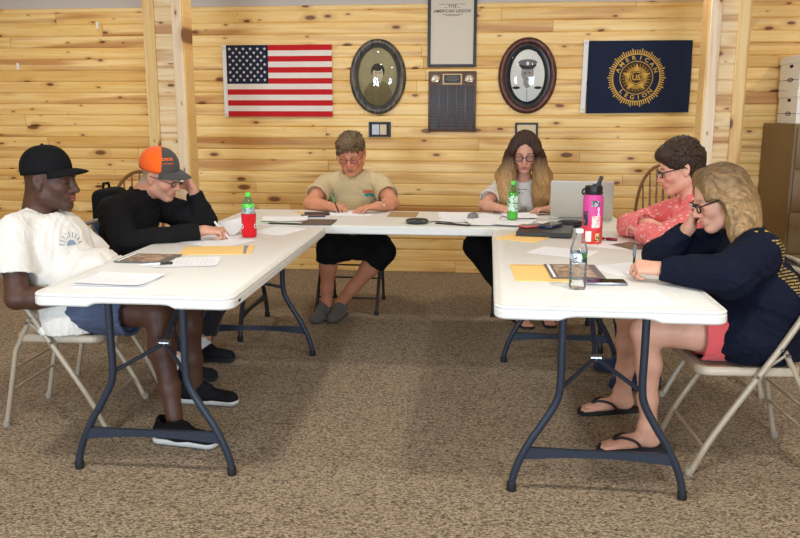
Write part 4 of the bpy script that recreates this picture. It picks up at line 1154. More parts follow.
def oval(label, x, z, W, H, outer, mid, inner_gold, kind, photo_bg, mw=0.0):
    t = thing('oval_portrait', label, 'picture', (x, 4.268, z), 0, 'oval portraits on the pine wall')
    M = Matrix.Rotation(PI / 2, 3, 'X')
    def ov(prof, name, m, parent, k0):
        b = MB(); vs = []; n = 64
        for (o_, d) in prof:
            for k in range(n): a = 2 * PI * k / n; vs.append(((W / 2 - o_) * math.cos(a), -d, (H / 2 - o_) * math.sin(a)))
        fs = [(i * n + k, i * n + (k + 1) % n, (i + 1) * n + (k + 1) % n, (i + 1) * n + k) for i in range(len(prof) - 1) for k in range(n)]
        if k0: fs.append(tuple(range((len(prof) - 1) * n, len(prof) * n)))
        b.add(vs, fs); return b.build(name, m, parent, fix=True)
    ov([(0, 0), (0, .014), (.010, .030), (.026, .036), (.044, .030), (.052, .020)], 'frame', outer, t, False)
    ov([(.050, .020), (.056, .026), (.064 + mw * .7, .022), (.070 + mw, .012)], 'inner_rim', mid, t, False)
    if inner_gold: ov([(.068, .014), (.0715, .019), (.075, .012)], 'gold_beading', mat('gold_bead', (176, 138, 70), .35, metal=.5), t, False)
    ph = ov([(.066, .006), (.068, .008)], 'photograph', photo_bg, t, True)
    a_, b_ = W / 2 - .07 - mw, H / 2 - .07 - mw
    def blob(cx, cz, rx, rz, m, d, name, clip=True):
        b = MB(); vs = []
        for k in range(40):
            q = 2 * PI * k / 40; X, Z = cx + rx * math.cos(q), cz + rz * math.sin(q); e = math.sqrt((X / a_) ** 2 + (Z / b_) ** 2)
            if e > .98: X, Z = X * .98 / e, Z * .98 / e
            vs.append((X, -d, Z))
        b.add(vs, [tuple(range(40))]); b.build(name, m, ph, smooth=False)
    if kind == 'a':
        S1 = mat('sepia_coat', (132, 116, 76), .8, var=.3, var_scale=20); S2 = mat('sepia_face', (206, 190, 156), .8, var=.15, var_scale=30); S3 = mat('sepia_hair', (50, 42, 32), .8)
        blob(0, -.175, .125, .15, S1, .010, 'coat'); blob(0, -.03, .030, .035, S2, .0105, 'neck'); blob(0, .05, .058, .062, S3, .0110, 'hair'); blob(0, .025, .045, .060, S2, .0115, 'face'); blob(0, .075, .050, .026, S3, .0120, 'fringe')
        blob(0, -.055, .018, .03, mat('sepia_shirt', (150, 138, 112), .8), .0125, 'collar')
        for s in (-1, 1): blob(s * .017, .033, .008, .004, S3, .0125, 'eyes')
        blob(0, -.006, .012, .003, S3, .0125, 'mouth')
    else:
        D = mat('mono_dark', (44, 46, 46), .8); G = mat('mono_face', (160, 154, 146), .8, var=.2, var_scale=30); W_ = mat('mono_white', (240, 236, 228), .8)
        blob(0, -.17, .125, .115, W_, .010, 'uniform'); blob(0, -.05, .032, .05, G, .0105, 'neck'); blob(0, .025, .052, .070, G, .0112, 'face')
        for s in (-1, 1): blob(s * .09, -.098, .032, .012, D, .0112, 'shoulder_board'); blob(s * .019, .022, .010, .005, D, .0125, 'eyes')
        blob(0, .085, .072, .026, D, .0125, 'cap_band'); blob(0, .108, .078, .026, W_ if False else mat('mono_grey', (110, 110, 108), .8), .0130, 'cap_top'); blob(0, .064, .056, .012, D, .0135, 'cap_visor'); blob(0, .100, .012, .016, W_, .0138, 'cap_badge')
        blob(0, -.022, .015, .003, D, .0125, 'mouth'); blob(0, -.16, .002, .06, D, .0108, 'button_line')
    b = MB(); vs = []; n = 48; prof = [(1.0, .016), (.92, .025), (.75, .035), (.5, .043), (.25, .047), (.02, .048)]
    for s_, d in prof:
        for k in range(n): q = 2 * PI * k / n; vs.append(((W / 2 - .064) * s_ * math.cos(q), -d, (H / 2 - .064) * s_ * math.sin(q)))
    fs = [(i * n + k, i * n + (k + 1) % n, (i + 1) * n + (k + 1) % n, (i + 1) * n + k) for i in range(len(prof) - 1) for k in range(n)] + [tuple(range((len(prof) - 1) * n, len(prof) * n))]
    b.add(vs, fs); b.build('domed_glass', thin_glass('domed_glass'), t)
def stripe_frame(name, a, b_, sc):
    m = mat(name, a, .35); N, L = nodes(m); tc = nd(m, 'ShaderNodeTexCoord'); w = nd(m, 'ShaderNodeTexNoise', Scale=sc, Detail=5.0, Distortion=2.0); mp = nd(m, 'ShaderNodeMapping'); mp.inputs['Scale'].default_value = (3, 1, .5); L.new(tc.outputs['Object'], mp.inputs[0]); L.new(mp.outputs[0], w.inputs['Vector'])
    r = nd(m, 'ShaderNodeValToRGB'); L.new(w.outputs['Fac'], r.inputs[0]); r.color_ramp.elements[0].position = .38; r.color_ramp.elements[1].position = .62; r.color_ramp.elements[0].color = lin(a); r.color_ramp.elements[1].color = lin(b_); L.new(r.outputs[0], N['Principled BSDF'].inputs['Base Color']); return m
oval('oval portrait in a dark marbled frame, figure without a hat', -.987, 1.69, .485, .630, stripe_frame('marbled_frame', (44, 44, 42), (112, 98, 80), 9), mat('blue_grey_rim', (66, 72, 84), .35), True, 'a', mat('sepia_ground', (164, 152, 112), .8, var=.25, var_scale=6))
oval('oval portrait in a reddish brown frame, figure in a peaked cap', .277, 1.695, .485, .625, stripe_frame('red_brown_frame', (62, 28, 20), (106, 56, 38), 14), mat('black_rim_wood', (32, 32, 34), .3), False, 'b', mat('pale_ground', (236, 232, 220), .8, var=.1, var_scale=6), .03)
def small_frame(label, x, z, kind):
    t = thing('small_picture', label, 'picture', (x, 4.268, z), 0, 'small black framed pictures'); W, H = .192, .132
    frame_box(t, W, H, .014, BLKF, .016); b = MB(); b.box((0, -.005, 0), (W - .02, .004, H - .02)); b.build('mat_board', mat('black_board', (30, 28, 28), .6), t, smooth=False)
    if kind:
        b = MB(); b.box((-.036, -.008, 0), (.062, .002, .086)); b.build('grey_card', mat('grey_card', (196, 202, 212), .6), t, smooth=False)
        b = MB(); b.box((.030, -.008, 0), (.056, .002, .086)); b.build('cream_card', mat('cream_card', (214, 196, 160), .6, var=.2, var_scale=80), t, smooth=False)
    else:
        b = MB(); b.box((0, -.008, 0), (W - .036, .002, H - .036)); b.build('cream_card', mat('cream_card', (214, 196, 160), .6, var=.2, var_scale=80), t, smooth=False)
small_frame('small black framed picture with two cards, below the marbled oval portrait', -.972, 1.247, True)
small_frame('small black framed picture partly hidden behind the long haired woman', .284, 1.243, False)
# ------------------------------------------------------------------ things on the tables
TZ = 0.7402
WP = mat('white_paper', (243, 243, 245), .75); INKG = mat('grey_print', (196, 196, 198), .8)
def sheet_of_paper(label, x, y, deg, z=0.0, w=.216, h=.279, lines=0, m=None, curl=0.0, group='loose sheets of paper', cat='paper', name='sheet_of_paper', seed=0, grid=False):
    b = MB(); r = random.Random(seed + int(abs(x) * 1000)); p = r.random() * 6
    fz = lambda u, v: curl * ((u - .5) ** 2 + .4 * (v - .5) ** 2) * 2
    b.sheet(lambda u, v: ((u - .5) * w, (v - .5) * h, .0008 + fz(u, v)), 10, 10, .0006)
    o = b.build(name, m or WP, loc=(x, y, TZ + z), rot=(0, 0, math.radians(deg))); tag(o, label, cat, group)
    if lines:
        b = MB(); k = 0
        for i in range(lines):
            v = .88 - i * .76 / lines
            if r.random() < .12: continue
            x0 = -.40; x1 = x0 + r.uniform(.5, .8)
            segs = [(x0, x1)] if not grid else [(x0 + j * .2, x0 + j * .2 + r.uniform(.06, .15)) for j in range(4)]
            for a, c in segs:
                b.add([(a * w, (v - .5) * h, .0014 + fz(a + .5, v)), (c * w, (v - .5) * h, .0014 + fz(c + .5, v)), (c * w, (v - .5) * h + .0012, .0014 + fz(c + .5, v)), (a * w, (v - .5) * h + .0012, .0014 + fz(a + .5, v))], [(0, 1, 2, 3)])
        b.build('printed_lines', INKG, o, smooth=False)
    return o
P_ = sheet_of_paper
# left table, in front of the man in the black cap: three sheets
P_('white sheet of paper on the left table, bottom of the near stack', -1.452, .205, -86, 0, seed=1)
P_('white sheet of paper on the left table, middle of the near stack', -1.462, .225, -90, .0018, seed=2, curl=.004)
P_('white sheet with a few lines, topmost of the near stack on the left table', -1.465, .232, -94, .0040, lines=7, seed=3, curl=.010)
P_('white sheet of paper under the black pen on the left table', -1.345, .635, -76, 0, lines=10, seed=4, curl=.006)
def booklet(label, x, y, deg, z, w, h):
    t = thing('photo_booklet', label, 'booklet', (x, y, TZ + z), math.radians(deg))
    b = MB(); b.rbox((0, 0, .002), (w, h, .004), .001, 1); c = b.build('cover', mat('grey_cover', (108, 102, 96), .5), t)
    m = bpy.data.materials.get('cover_photo')
    if not m:
        m = mat('cover_photo', (170, 140, 110), .4); N, L = nodes(m); tc = nd(m, 'ShaderNodeTexCoord'); n = nd(m, 'ShaderNodeTexNoise', Scale=26.0, Detail=5.0); L.new(tc.outputs['Object'], n.inputs['Vector']); r = nd(m, 'ShaderNodeValToRGB'); L.new(n.outputs['Fac'], r.inputs[0]); e = r.color_ramp.elements; e[0].position = .35; e[0].color = lin((110, 76, 58)); e[1].position = .65; e[1].color = lin((206, 178, 150)); L.new(r.outputs[0], N['Principled BSDF'].inputs['Base Color'])
    b = MB(); b.box((-.01 * 0, 0, .0045), (w * .70, h * .84, .001)); b.build('cover_picture', m, c, smooth=False)
    b = MB(); b.box((-w * .43, 0, .0047), (w * .05, h * .9, .001)); b.build('white_edge', WP, c, smooth=False)
booklet('grey booklet with a brown cover picture beside the near stack on the left table', -1.545, .695, 0, .0035, .235, .205)
MAN = mat('manila_envelope_paper', (250, 208, 128), .7, var=.04, var_scale=30)
def envelope(label, x, y, deg, z, w, h, flap=None):
    t = thing('manila_envelope', label, 'envelope', (x, y, TZ + z), math.radians(deg), 'manila envelopes')
    b = MB(); b.rbox((0, 0, .0016), (w, h, .003), .001, 1); e = b.build('envelope_body', MAN, t)
    if flap:
        b = MB(); b.add([(w * .40, -h * .5, .0036), (w * .44, -h * .5, .0036), (w * .38, h * .5, .0036), (w * .34, h * .5, .0036)], [(0, 1, 2, 3)]); b.add([(w * .34, h * .5, .0040), (w * .41, h * .5, .0040), (w * .415, -h * .1, .0040)], [(0, 1, 2)]); b.build('grey_triangle_mark', mat('grey_tape', (138, 140, 156), .6), e, smooth=False)
    else:
        b = MB(); b.add([(-w * .5, h * .40, .0034), (w * .5, h * .40, .0034), (w * .42, h * .5, .0034), (-w * .42, h * .5, .0034)], [(0, 1, 2, 3)]); b.build('flap', mat('manila_flap', (236, 186, 96), .7), e, smooth=False)
envelope('manila envelope with a grey mark lying across the middle of the left table', -1.315, .955, 11, .0, .335, .235, True)
envelope('manila envelope under the booklet beside the clear water bottle', .185, .575, 2, 0, .225, .345)
envelope('manila envelope sticking out from under the black binder', .175, 1.555, -28, 0, .23, .30)
booklet('dark booklet with a brown cover picture behind the clear water bottle', .325, .600, 2, .004, .215, .295)
P_('white sheet of paper under the writing hand of the man in the orange cap', -1.46, 1.30, -8, 0, lines=12, seed=5)
P_('white sheet of paper between the manila envelope and the soda bottle', -1.36, 1.19, -20, .0015, lines=6, seed=6)
P_('white sheet of paper right behind the soda bottle in the red sleeve', -1.19, 1.63, -16, 0, lines=9, seed=7)
# curled sheet standing up behind the hand
b = MB(); b.sheet(lambda u, v: (-.108 + .216 * u, -.06 + .17 * v, .002 + .085 * (v ** 1.6) * (.35 + .65 * u)), 12, 12)
o = b.build('sheet_of_paper', WP, loc=(-1.475, 1.50, TZ + .002), rot=(0, 0, math.radians(-12))); tag(o, 'white sheet of paper curling up beside the hand of the man in the orange cap', 'paper', 'loose sheets of paper')
GP = mat('pale_green_paper', (206, 224, 200), .75)
P_('pale green sheet of paper under the curling white sheet on the left table', -1.56, 1.66, 4, 0, m=GP, seed=8)
P_('pale green sheet of paper at the left end of the back table', -1.32, 2.03, 8, 0, w=.279, h=.216, m=GP, seed=9)
P_('white sheet of paper on the pale green one at the back table', -1.275, 2.10, 12, .002, w=.279, h=.216, seed=10, curl=.01)
b = MB(); b.rbox((0, 0, .002), (.20, .05, .004), .001, 1); o = b.build('black_folder', mat('black_card', (30, 30, 32), .6), loc=(-1.225, 1.905, TZ + .0005), rot=(0, 0, -.10)); tag(o, 'black folder edge between white sheets on the back table', 'folder')
P_('narrow tan paper strip at the left end of the back table', -1.26, 2.45, 30, 0, w=.05, h=.20, m=mat('tan_paper', (222, 190, 140), .75), seed=11)
b = MB(); b.rbox((0, 0, .003), (.19, .235, .006), .001, 1); o = b.build('brown_folder', mat('brown_card', (92, 76, 66), .6), loc=(-1.04, 1.985, TZ), rot=(0, 0, 0.03)); tag(o, 'dark brown folder on the corner of the back table', 'folder')
GLB = mat('phone_glass', (16, 18, 24), .08, spec=.6)
def phone(label, x, y, deg, z, body, screen, w=.075, l=.155, th=.009, tilt=0):
    t = thing('mobile_phone', label, 'phone', (x, y, TZ + z), math.radians(deg), 'mobile phones on the tables')
    t.rotation_euler = (math.radians(tilt), 0, math.radians(deg))
    b = MB(); b.rbox((0, 0, th / 2 + .0005), (w, l, th), .0035, 2); c = b.build('phone_body', body, t)
    b = MB(); b.rbox((0, 0, th + .0008), (w - .008, l - .008, .001), .0004, 1); b.build('screen', screen, c)
phone('dark blue mobile phone by the man in beige, lower of the two stacked phones', -1.135, 2.27, -80, 0, mat('blue_case', (30, 48, 84), .4), GLB)
phone('mobile phone in a brown case lying on the blue one by the man in beige', -1.13, 2.36, -75, .0, mat('brown_case', (60, 42, 36), .5), mat('brown_leather', (70, 50, 44), .5), .085, .16, .014)
P_('white sheet of paper under the hands of the man in beige', -.92, 2.45, -82, 0, lines=10, seed=12)
b = MB(); b.rbox((0, 0, .0015), (.185, .255, .003), .001, 1); o = b.build('printed_mat', mat('gold_brown_print', (170, 138, 90), .6, var=.35, var_scale=45), loc=(-.575, 2.43, TZ), rot=(0, 0, 0)); tag(o, 'gold and brown printed sheet beside the watch of the man in beige', 'paper')
# round conference puck and its cable
t = thing('conference_speaker', 'round black conference speaker puck at the front of the back table', 'speaker', (-.450, 2.03, TZ))
b = MB(); b.lathe([(0, 0), (.055, 0), (.066, .006), (.070, .014), (.066, .022), (.058, .0255)], 40, cap=False); b.build('housing', mat('dark_silver_plastic', (72, 72, 74), .3, metal=.4), t)
b = MB(); b.lathe([(.058, .0255), (.05, .026), (.015, .027), (0, .027)], 40, cap=False); b.build('top_grille', mat('black_grille', (24, 24, 26), .6), t)
b = MB(); b.tube(smooth_path([(-.382, 2.05, TZ + .006), (-.34, 2.10, TZ + .004), (-.27, 2.06, TZ + .005), (-.215, 1.99, TZ + .006), (-.17, 1.96, TZ + .006)], 6), .0028, 6); o = b.build('cable', mat('black_cable', (30, 30, 32), .5)); tag(o, 'thin black cable running from the round speaker to the papers', 'cable')
b = MB(); b.rbox((0, 0, .003), (.22, .03, .006), .001, 1); o = b.build('black_ruler', mat('black_card', (30, 30, 32), .6), loc=(-.235, 1.985, TZ + .001), rot=(0, 0, -.42)); tag(o, 'thin black strip under the white sheets at the middle of the back table', 'folder')
k = 0
for x, y, d, z, lb in ((-.24, 2.44, 4, .0, 'white sheet of paper at the far left of the long haired woman'), (-.21, 2.23, -6, .0016, 'white sheet of paper left of the grey mouse'), (-.05, 2.09, 12, .0030, 'white sheet of paper hanging to the front edge of the back table'),
                       (.01, 2.33, -10, .0046, 'white sheet of paper under the right hand of the long haired woman'), (.17, 2.42, 5, .0060, 'white sheet of paper between the hands of the long haired woman'), (.13, 2.07, -14, .0076, 'white sheet of paper under the green soda bottle'), (.27, 2.02, 20, .0020, 'white sheet of paper in front of the laptop')):
    P_(lb, x, y, d, z, lines=8 if k % 2 else 0, seed=20 + k, curl=.004 + .004 * (k % 3)); k += 1
b = MB(); S0 = [(0, .0), (.018, 0), (.024, .006)]
b.sheet(lambda u, v: (.029 * math.cos(2 * PI * u) * math.cos(v * PI / 2) ** .6, .05 * math.sin(2 * PI * u) * math.cos(v * PI / 2) ** .6, .034 * math.sin(v * PI / 2) ** .8), 28, 8); t = b.build('computer_mouse', mat('grey_mouse_plastic', (120, 118, 118), .4), loc=(-.122, 2.27, TZ + .006), rot=(0, 0, -.5)); tag(t, 'grey computer mouse among the papers on the back table', 'mouse')
b = MB(); b.box((0, .02, .0335), (.004, .02, .003)); b.build('scroll_wheel', RUB, t, smooth=False)
b = MB(); b.tube([(.022 * math.cos(a), .035 * math.sin(a), .003 + .004 * math.sin(a)) for a in [2 * PI * k / 20 for k in range(20)]], .0022, 6, closed=True); b.tube([(.02, -.01, .003), (.05, -.035, .003)], .0022, 6)
o = b.build('cord_loop', mat('black_cable', (30, 30, 32), .5), loc=(.068, 2.24, TZ + .010)); tag(o, 'small black cord loop lying beside the green soda bottle', 'cord')

# ---- bottles
def lathe_part(name, prof, m, parent, seg=32, mod=None): b = MB(); b.lathe(prof, seg, cap=False); return b.build(name, m, parent)
def soda_bottle(label, x, y, z, liquid, glass, capc, label_m, level, R=.032, H=.235, sleeve_m=None):
    t = thing('soda_bottle', label, 'bottle', (x, y, TZ + z), 0, 'green capped soda bottles')
    g = thin_glass(glass[0], (214, 244, 206), 1.4, .30)
    lathe_part('bottle_body', [(0, .004), (R * .6, .0), (R * .9, .004), (R, .02), (R * .97, .05), (R * .9, .075), (R * .96, .10), (R, .13), (R * .99, .155), (R * .86, .182), (R * .6, .203), (.0125, .214), (.0115, .219), (.0115, .222)], g, t)
    lathe_part('drink', [(0, .006), (R * .86, .006), (R * .94, .02), (R * .84, .075), (R * .92, .11), (R * .94, min(level, .15)), (R * .9, level), (0, level)], mat(liquid[0], liquid[1], .2, spec=.3), t)
    c = lathe_part('cap', [(.0135, .214), (.0152, .216), (.0152, .233), (.0138, .236), (0, .236)], mat(capc[0], capc[1], .4), t)
    if label_m: lathe_part('label', [(R * .985, .055), (R * .93, .075), (R * .985, .105), (R * 1.02, .148)], label_m, t)
    return t
def label_mat(name, base, c2, sc=60, thr=.55):
    m = mat(name, base, .4); N, L = nodes(m); tc = nd(m, 'ShaderNodeTexCoord'); n = nd(m, 'ShaderNodeTexNoise', Scale=sc, Detail=2.0, Distortion=1.0); L.new(tc.outputs['Object'], n.inputs['Vector']); r = nd(m, 'ShaderNodeValToRGB'); r.color_ramp.interpolation = 'CONSTANT'; r.color_ramp.elements[0].color = lin(base); r.color_ramp.elements[1].position = thr; r.color_ramp.elements[1].color = lin(c2); L.new(n.outputs['Fac'], r.inputs[0]); L.new(r.outputs[0], N['Principled BSDF'].inputs['Base Color']); return m
gl_lab = label_mat('pale_green_label', (206, 224, 206), (54, 150, 60), 34, .56)
soda_bottle('green soda bottle with a pale label in front of the long haired woman', .118, 2.175, .010, ('lime_drink', (122, 214, 70)), ('pale_green_plastic', (190, 232, 180)), ('lime_cap', (92, 216, 78)), gl_lab, .165)
s = soda_bottle('green capped soda bottle in a red foam sleeve on the left table', -1.290, 1.395, 0, ('clear_drink', (206, 220, 206)), ('pale_green_plastic', (190, 232, 180)), ('lime_cap', (92, 216, 78)), None, .15, R=.0345, H=.24)
s.rotation_euler = (0, 0, .3)
lathe_part('upper_label', [(.0342, .125), (.0348, .13), (.0348, .155), (.034, .158)], label_mat('silver_green_label', (168, 182, 180), (110, 140, 120), 60), s)
lathe_part('lime_band', [(.0342, .157), (.0348, .158), (.0335, .168), (.031, .176), (.0305, .178)], label_mat('lime_label', (84, 206, 64), (190, 236, 170), 90, .62), s)
ks = lathe_part('red_sleeve', [(.030, .001), (.036, .002), (.040, .014), (.0405, .035), (.037, .06), (.0385, .10), (.0395, .125), (.0365, .126), (.034, .10)], cloth('red_foam', (208, 30, 36), bump=.2), s)
b = MB()
for a0, w in ((-1.95, .34), (-.72, .34)):
    for k in range(2):
        for i in range(8):
            pass
for a0 in (-2.55, -.66):
    def q(a, z): return (.0412 * math.cos(a), .0412 * math.sin(a), z)
    n = 12
    for i in range(n):   # small white ring mark
        a = 2 * PI * i / n; a2 = 2 * PI * (i + 1) / n
        b.add([q(a0 + .14 * math.cos(a), .06 + .009 * math.sin(a)), q(a0 + .14 * math.cos(a2), .06 + .009 * math.sin(a2)), q(a0 + .22 * math.cos(a2), .06 + .013 * math.sin(a2)), q(a0 + .22 * math.cos(a), .06 + .013 * math.sin(a))], [(0, 1, 2, 3)])
b.build('white_mark', WP, ks, smooth=False, fix=False)
# water bottle
t = thing('water_bottle', 'clear plastic water bottle near the front of the right table', 'bottle', (.306, .290, TZ))
PET = thin_glass('clear_plastic', (254, 255, 255), 1.3, .22)
R = .0325; prof = [(0, .006), (R * .55, .002), (R * .85, .0), (R * .97, .006)]
for i in range(5): z = .014 + i * .0145; prof += [(R, z), (R, z + .008), (R * .93, z + .011), (R * .93, z + .0125)]
prof += [(R, .094), (R, .100), (R * .985, .104), (R * .985, .142), (R, .146), (R * .96, .158), (R * .78, .178), (R * .52, .196), (.0125, .204), (.0125, .209), (.015, .210), (.015, .2115), (.0122, .2125)]
lathe_part('bottle_body', prof, PET, t, 40)
lathe_part('water', [(0, .007), (R * .8, .004)] + [(a * .955, b__) for a, b__ in prof[4:30] if b__ < .128] + [(R * .93, .128), (0, .128)], thin_glass('water', (254, 255, 255), 1.05), t, 40)
lathe_part('cap', [(.0128, .2125), (.0140, .213), (.0140, .225), (.0128, .227), (0, .227)], mat('white_cap', (238, 238, 238), .35), t)
wl = label_mat('water_label', (206, 214, 214), (60, 78, 88), 120, .52)
lb = lathe_part('label', [(R * 1.0, .106), (R * 1.005, .107), (R * 1.005, .139), (R * 1.0, .140)], wl, t, 40)
b = MB()
for z0, z1, a0, a1, mi in ((.1395, .1415, -PI, PI, 0), (.1045, .1065, -PI, PI, 0)):
    for i in range(40): a, c = a0 + (a1 - a0) * i / 40, a0 + (a1 - a0) * (i + 1) / 40; b.add([(R * 1.012 * math.cos(a), R * 1.012 * math.sin(a), z0), (R * 1.012 * math.cos(c), R * 1.012 * math.sin(c), z0), (R * 1.012 * math.cos(c), R * 1.012 * math.sin(c), z1), (R * 1.012 * math.cos(a), R * 1.012 * math.sin(a), z1)], [(0, 1, 2, 3)])
b.build('label_border', mat('dark_label_ink', (38, 52, 64), .5), lb, fix=False)
def patch(name, m, par, R_, a0, a1, z0, z1, n=8):
    b = MB()
    for i in range(n): a, c = a0 + (a1 - a0) * i / n, a0 + (a1 - a0) * (i + 1) / n; b.add([(R_ * math.cos(a), R_ * math.sin(a), z0), (R_ * math.cos(c), R_ * math.sin(c), z0), (R_ * math.cos(c), R_ * math.sin(c), z1), (R_ * math.cos(a), R_ * math.sin(a), z1)], [(0, 1, 2, 3)])
    return b.build(name, m, par, fix=False)
patch('label_green_leaf', label_mat('leaf_green', (60, 140, 40), (30, 60, 30), 140, .5), lb, R * 1.02, -1.25, -.55, .118, .139); patch('label_dark_block', mat('dark_label_ink', (38, 52, 64), .5), lb, R * 1.02, -1.25, -.55, .107, .118)
patch('label_white_block', mat('white_label', (222, 226, 226), .5), lb, R * 1.018, -1.75, -1.35, .109, .137)

# ---- pink tumbler
t = thing('drink_tumbler', 'pink and red steel drink tumbler covered in stickers with a black straw lid', 'bottle', (.495, 1.40, TZ), .0); t.scale = (1.06, 1.06, 1.10)
m = mat('pink_red_powder_coat', (220, 60, 110), .45); N, L = nodes(m); tc = nd(m, 'ShaderNodeTexCoord'); sp = nd(m, 'ShaderNodeSeparateXYZ'); L.new(tc.outputs['Object'], sp.inputs[0]); mr = nd(m, 'ShaderNodeMapRange'); mr.inputs['From Max'].default_value = .225; L.new(sp.outputs[2], mr.inputs['Value']); r = nd(m, 'ShaderNodeValToRGB'); L.new(mr.outputs[0], r.inputs[0]); e = r.color_ramp.elements; e[0].position = .18; e[0].color = lin((226, 62, 44)); e[1].position = .62; e[1].color = lin((212, 74, 150)); x = e.new(.4); x.color = lin((222, 60, 92)); L.new(r.outputs[0], N['Principled BSDF'].inputs['Base Color'])
TR = .048
tb = lathe_part('tumbler_body', [(0, 0), (TR * .93, 0), (TR, .006), (TR, .20), (TR * .97, .212), (TR * .86, .224), (TR * .80, .228), (0, .228)], m, t, 40)
BKP = mat('black_lid_plastic', (26, 26, 28), .4)
ld = lathe_part('lid', [(TR * .82, .222), (TR * .86, .226), (TR * .86, .258), (TR * .80, .264), (0, .266)], BKP, t, 36)
b = MB(); b.rbox((.026, 0, .285), (.018, .02, .050), .006, 2, M=Matrix.Rotation(.35, 3, 'Y')); b.rbox((.014, 0, .267), (.04, .024, .012), .004, 2); b.build('straw_spout', BKP, ld)
b = MB(); b.tube([(-.036, 0, .250), (-.050, 0, .246), (-.053, 0, .232), (-.045, 0, .222)], .005, 8); b.tube([(TR * .87 * math.cos(a), TR * .87 * math.sin(a), .232) for a in [2 * PI * k / 30 for k in range(30)]], .0035, 6, closed=True); b.build('carry_loop', BKP, ld)
ST = TR * 1.012
patch('sticker_dark_feather', label_mat('feather_sticker', (40, 44, 50), (200, 204, 210), 130, .55), tb, ST, -1.85, -1.05, .172, .200)
patch('sticker_round_navy', label_mat('round_sticker', (36, 52, 84), (210, 150, 60), 70, .6), tb, ST, -2.75, -2.15, .085, .150)
patch('sticker_pale_cloud', label_mat('cloud_sticker', (238, 222, 214), (236, 160, 150), 90, .52), tb, ST, -1.75, -.85, .075, .130)
patch('sticker_white_ghost', label_mat('ghost_sticker', (232, 232, 222), (130, 190, 150), 60, .66), tb, ST, -2.35, -1.75, .012, .060)
patch('sticker_small_square', label_mat('small_sticker', (236, 214, 150), (60, 44, 30), 110, .5), tb, ST, -1.35, -.85, .012, .050)
b = MB()   # white ribbon loop sticker
P = [(-1.12 + .10 * math.sin(a) * (1 if a < PI else 1), .150 + .016 * math.cos(a)) for a in [PI * k / 8 - PI * .85 for k in range(15)]]
b.tube([(ST * math.cos(a), ST * math.sin(a), z) for a, z in [(-1.22, .128), (-1.10, .150), (-1.04, .162), (-1.12, .171), (-1.20, .162), (-1.13, .150), (-1.0, .128)]], .0019, 5); b.build('sticker_ribbon', WP, tb)

# ---- black case, binder, phones, pens
b = MB(); S0 = 24
b.sheet(lambda u, v: (.080 * math.cos(2 * PI * u) * math.cos((v - .5) * PI) ** .45 if 0 < v < 1 else 0, .036 * math.sin(2 * PI * u) * math.cos((v - .5) * PI) ** .45 if 0 < v < 1 else 0, .022 + .022 * math.sin((v - .5) * PI)), 32, 12)
t = b.build('glasses_case', mat('black_case', (26, 26, 27), .45), loc=(.442, 1.955, TZ), rot=(0, 0, .12)); tag(t, 'black oval hard glasses case between the binder and the laptop', 'case')
b = MB(); b.tube([(.0805 * math.cos(a), .0365 * math.sin(a), .022) for a in [2 * PI * k / 40 for k in range(40)]], .0012, 5, closed=True); b.build('zip', mat('dark_zip', (60, 60, 62), .4), t)
t = thing('ring_binder', 'black ring binder lying under two phones on the right table', 'binder', (.285, 1.70, TZ + .0035), math.radians(-8))
BB = mat('black_vinyl', (40, 38, 38), .35)
b = MB(); b.rbox((0, 0, .0025), (.29, .315, .004), .001, 1); b.rbox((0, 0, .0225), (.29, .315, .004), .001, 1); b.rbox((.0, -.156, .0125), (.29, .004, .021), .001, 1); b.build('cover', BB, t)
b = MB(); b.box((-.004, .002, .0125), (.27, .30, .015)); b.build('pages', mat('binder_pages', (226, 226, 222), .8), t, smooth=False)
phone('mobile phone in a coral case lying on the black binder', .215, 1.755, -50, .0305, mat('coral_case', (214, 96, 84), .4), mat('pale_screen', (150, 146, 142), .15))
phone('mobile phone in a dark blue patterned case propped on the black binder', .318, 1.775, -28, .0305, label_mat('patterned_case', (24, 34, 70), (150, 160, 190), 160, .6), GLB, .08, .16, .014)
phone('black mobile phone with a silver edge in front of the water bottle', .425, .395, -88, .0, mat('silver_edge', (150, 152, 156), .3, metal=.8), GLB, .075, .155, .011)
def pen(label, p0, p1, body, tipc, r=.0045, cap_m=None):
    d = (Vector(p1) - Vector(p0)); t = thing('pen', label, 'pen', p0); L_ = d.length; q = d.to_track_quat('Z', 'Y'); t.rotation_mode = 'QUATERNION'; t.rotation_quaternion = q
    b = MB(); b.lathe([(0, 0), (.0012, .001), (r * .7, .014), (r, .02), (r, L_ * .97), (r * .7, L_), (0, L_)], 12, cap=False); o = b.build('barrel', body, t)
    b = MB(); b.lathe([(r * 1.15, L_ * .62), (r * 1.25, L_ * .63), (r * 1.2, L_ * 1.0), (0, L_ * 1.01)], 12, cap=False); b.box((r * 1.5, 0, L_ * .8), (.0016, .003, L_ * .3)); b.build('pen_cap', cap_m or tipc, t)
BLKP = mat('black_pen', (24, 24, 26), .4); WHP = mat('white_pen', (226, 226, 224), .4)
pen('white and black pen lying by the booklet on the left table', (-1.505, .510, TZ + .010), (-1.385, .575, TZ + .010), WHP, BLKP)
pen('pen held by the man in the orange cap', (-1.350, 1.265, TZ + .002), (-1.455, 1.335, TZ + .085), WHP, WHP)
pen('black pen with a green end held by the man in beige', (-1.005, 2.475, TZ + .002), (-1.055, 2.475, TZ + .118), BLKP, BLKP, cap_m=mat('green_pen_end', (70, 170, 110), .4))
pen('dark pen held upright by the blonde woman', (.548, .520, TZ + .002), (.560, .560, TZ + .128), BLKP, mat('grey_pen_end', (110, 108, 108), .4))
b = MB(); b.rbox((-.033, 0, .008), (.060, .022, .014), .006, 3); b.rbox((.036, 0, .008), (.060, .022, .014), .006, 3); b.tube([(-.005, 0, .008), (.008, 0, .008)], .003, 6)
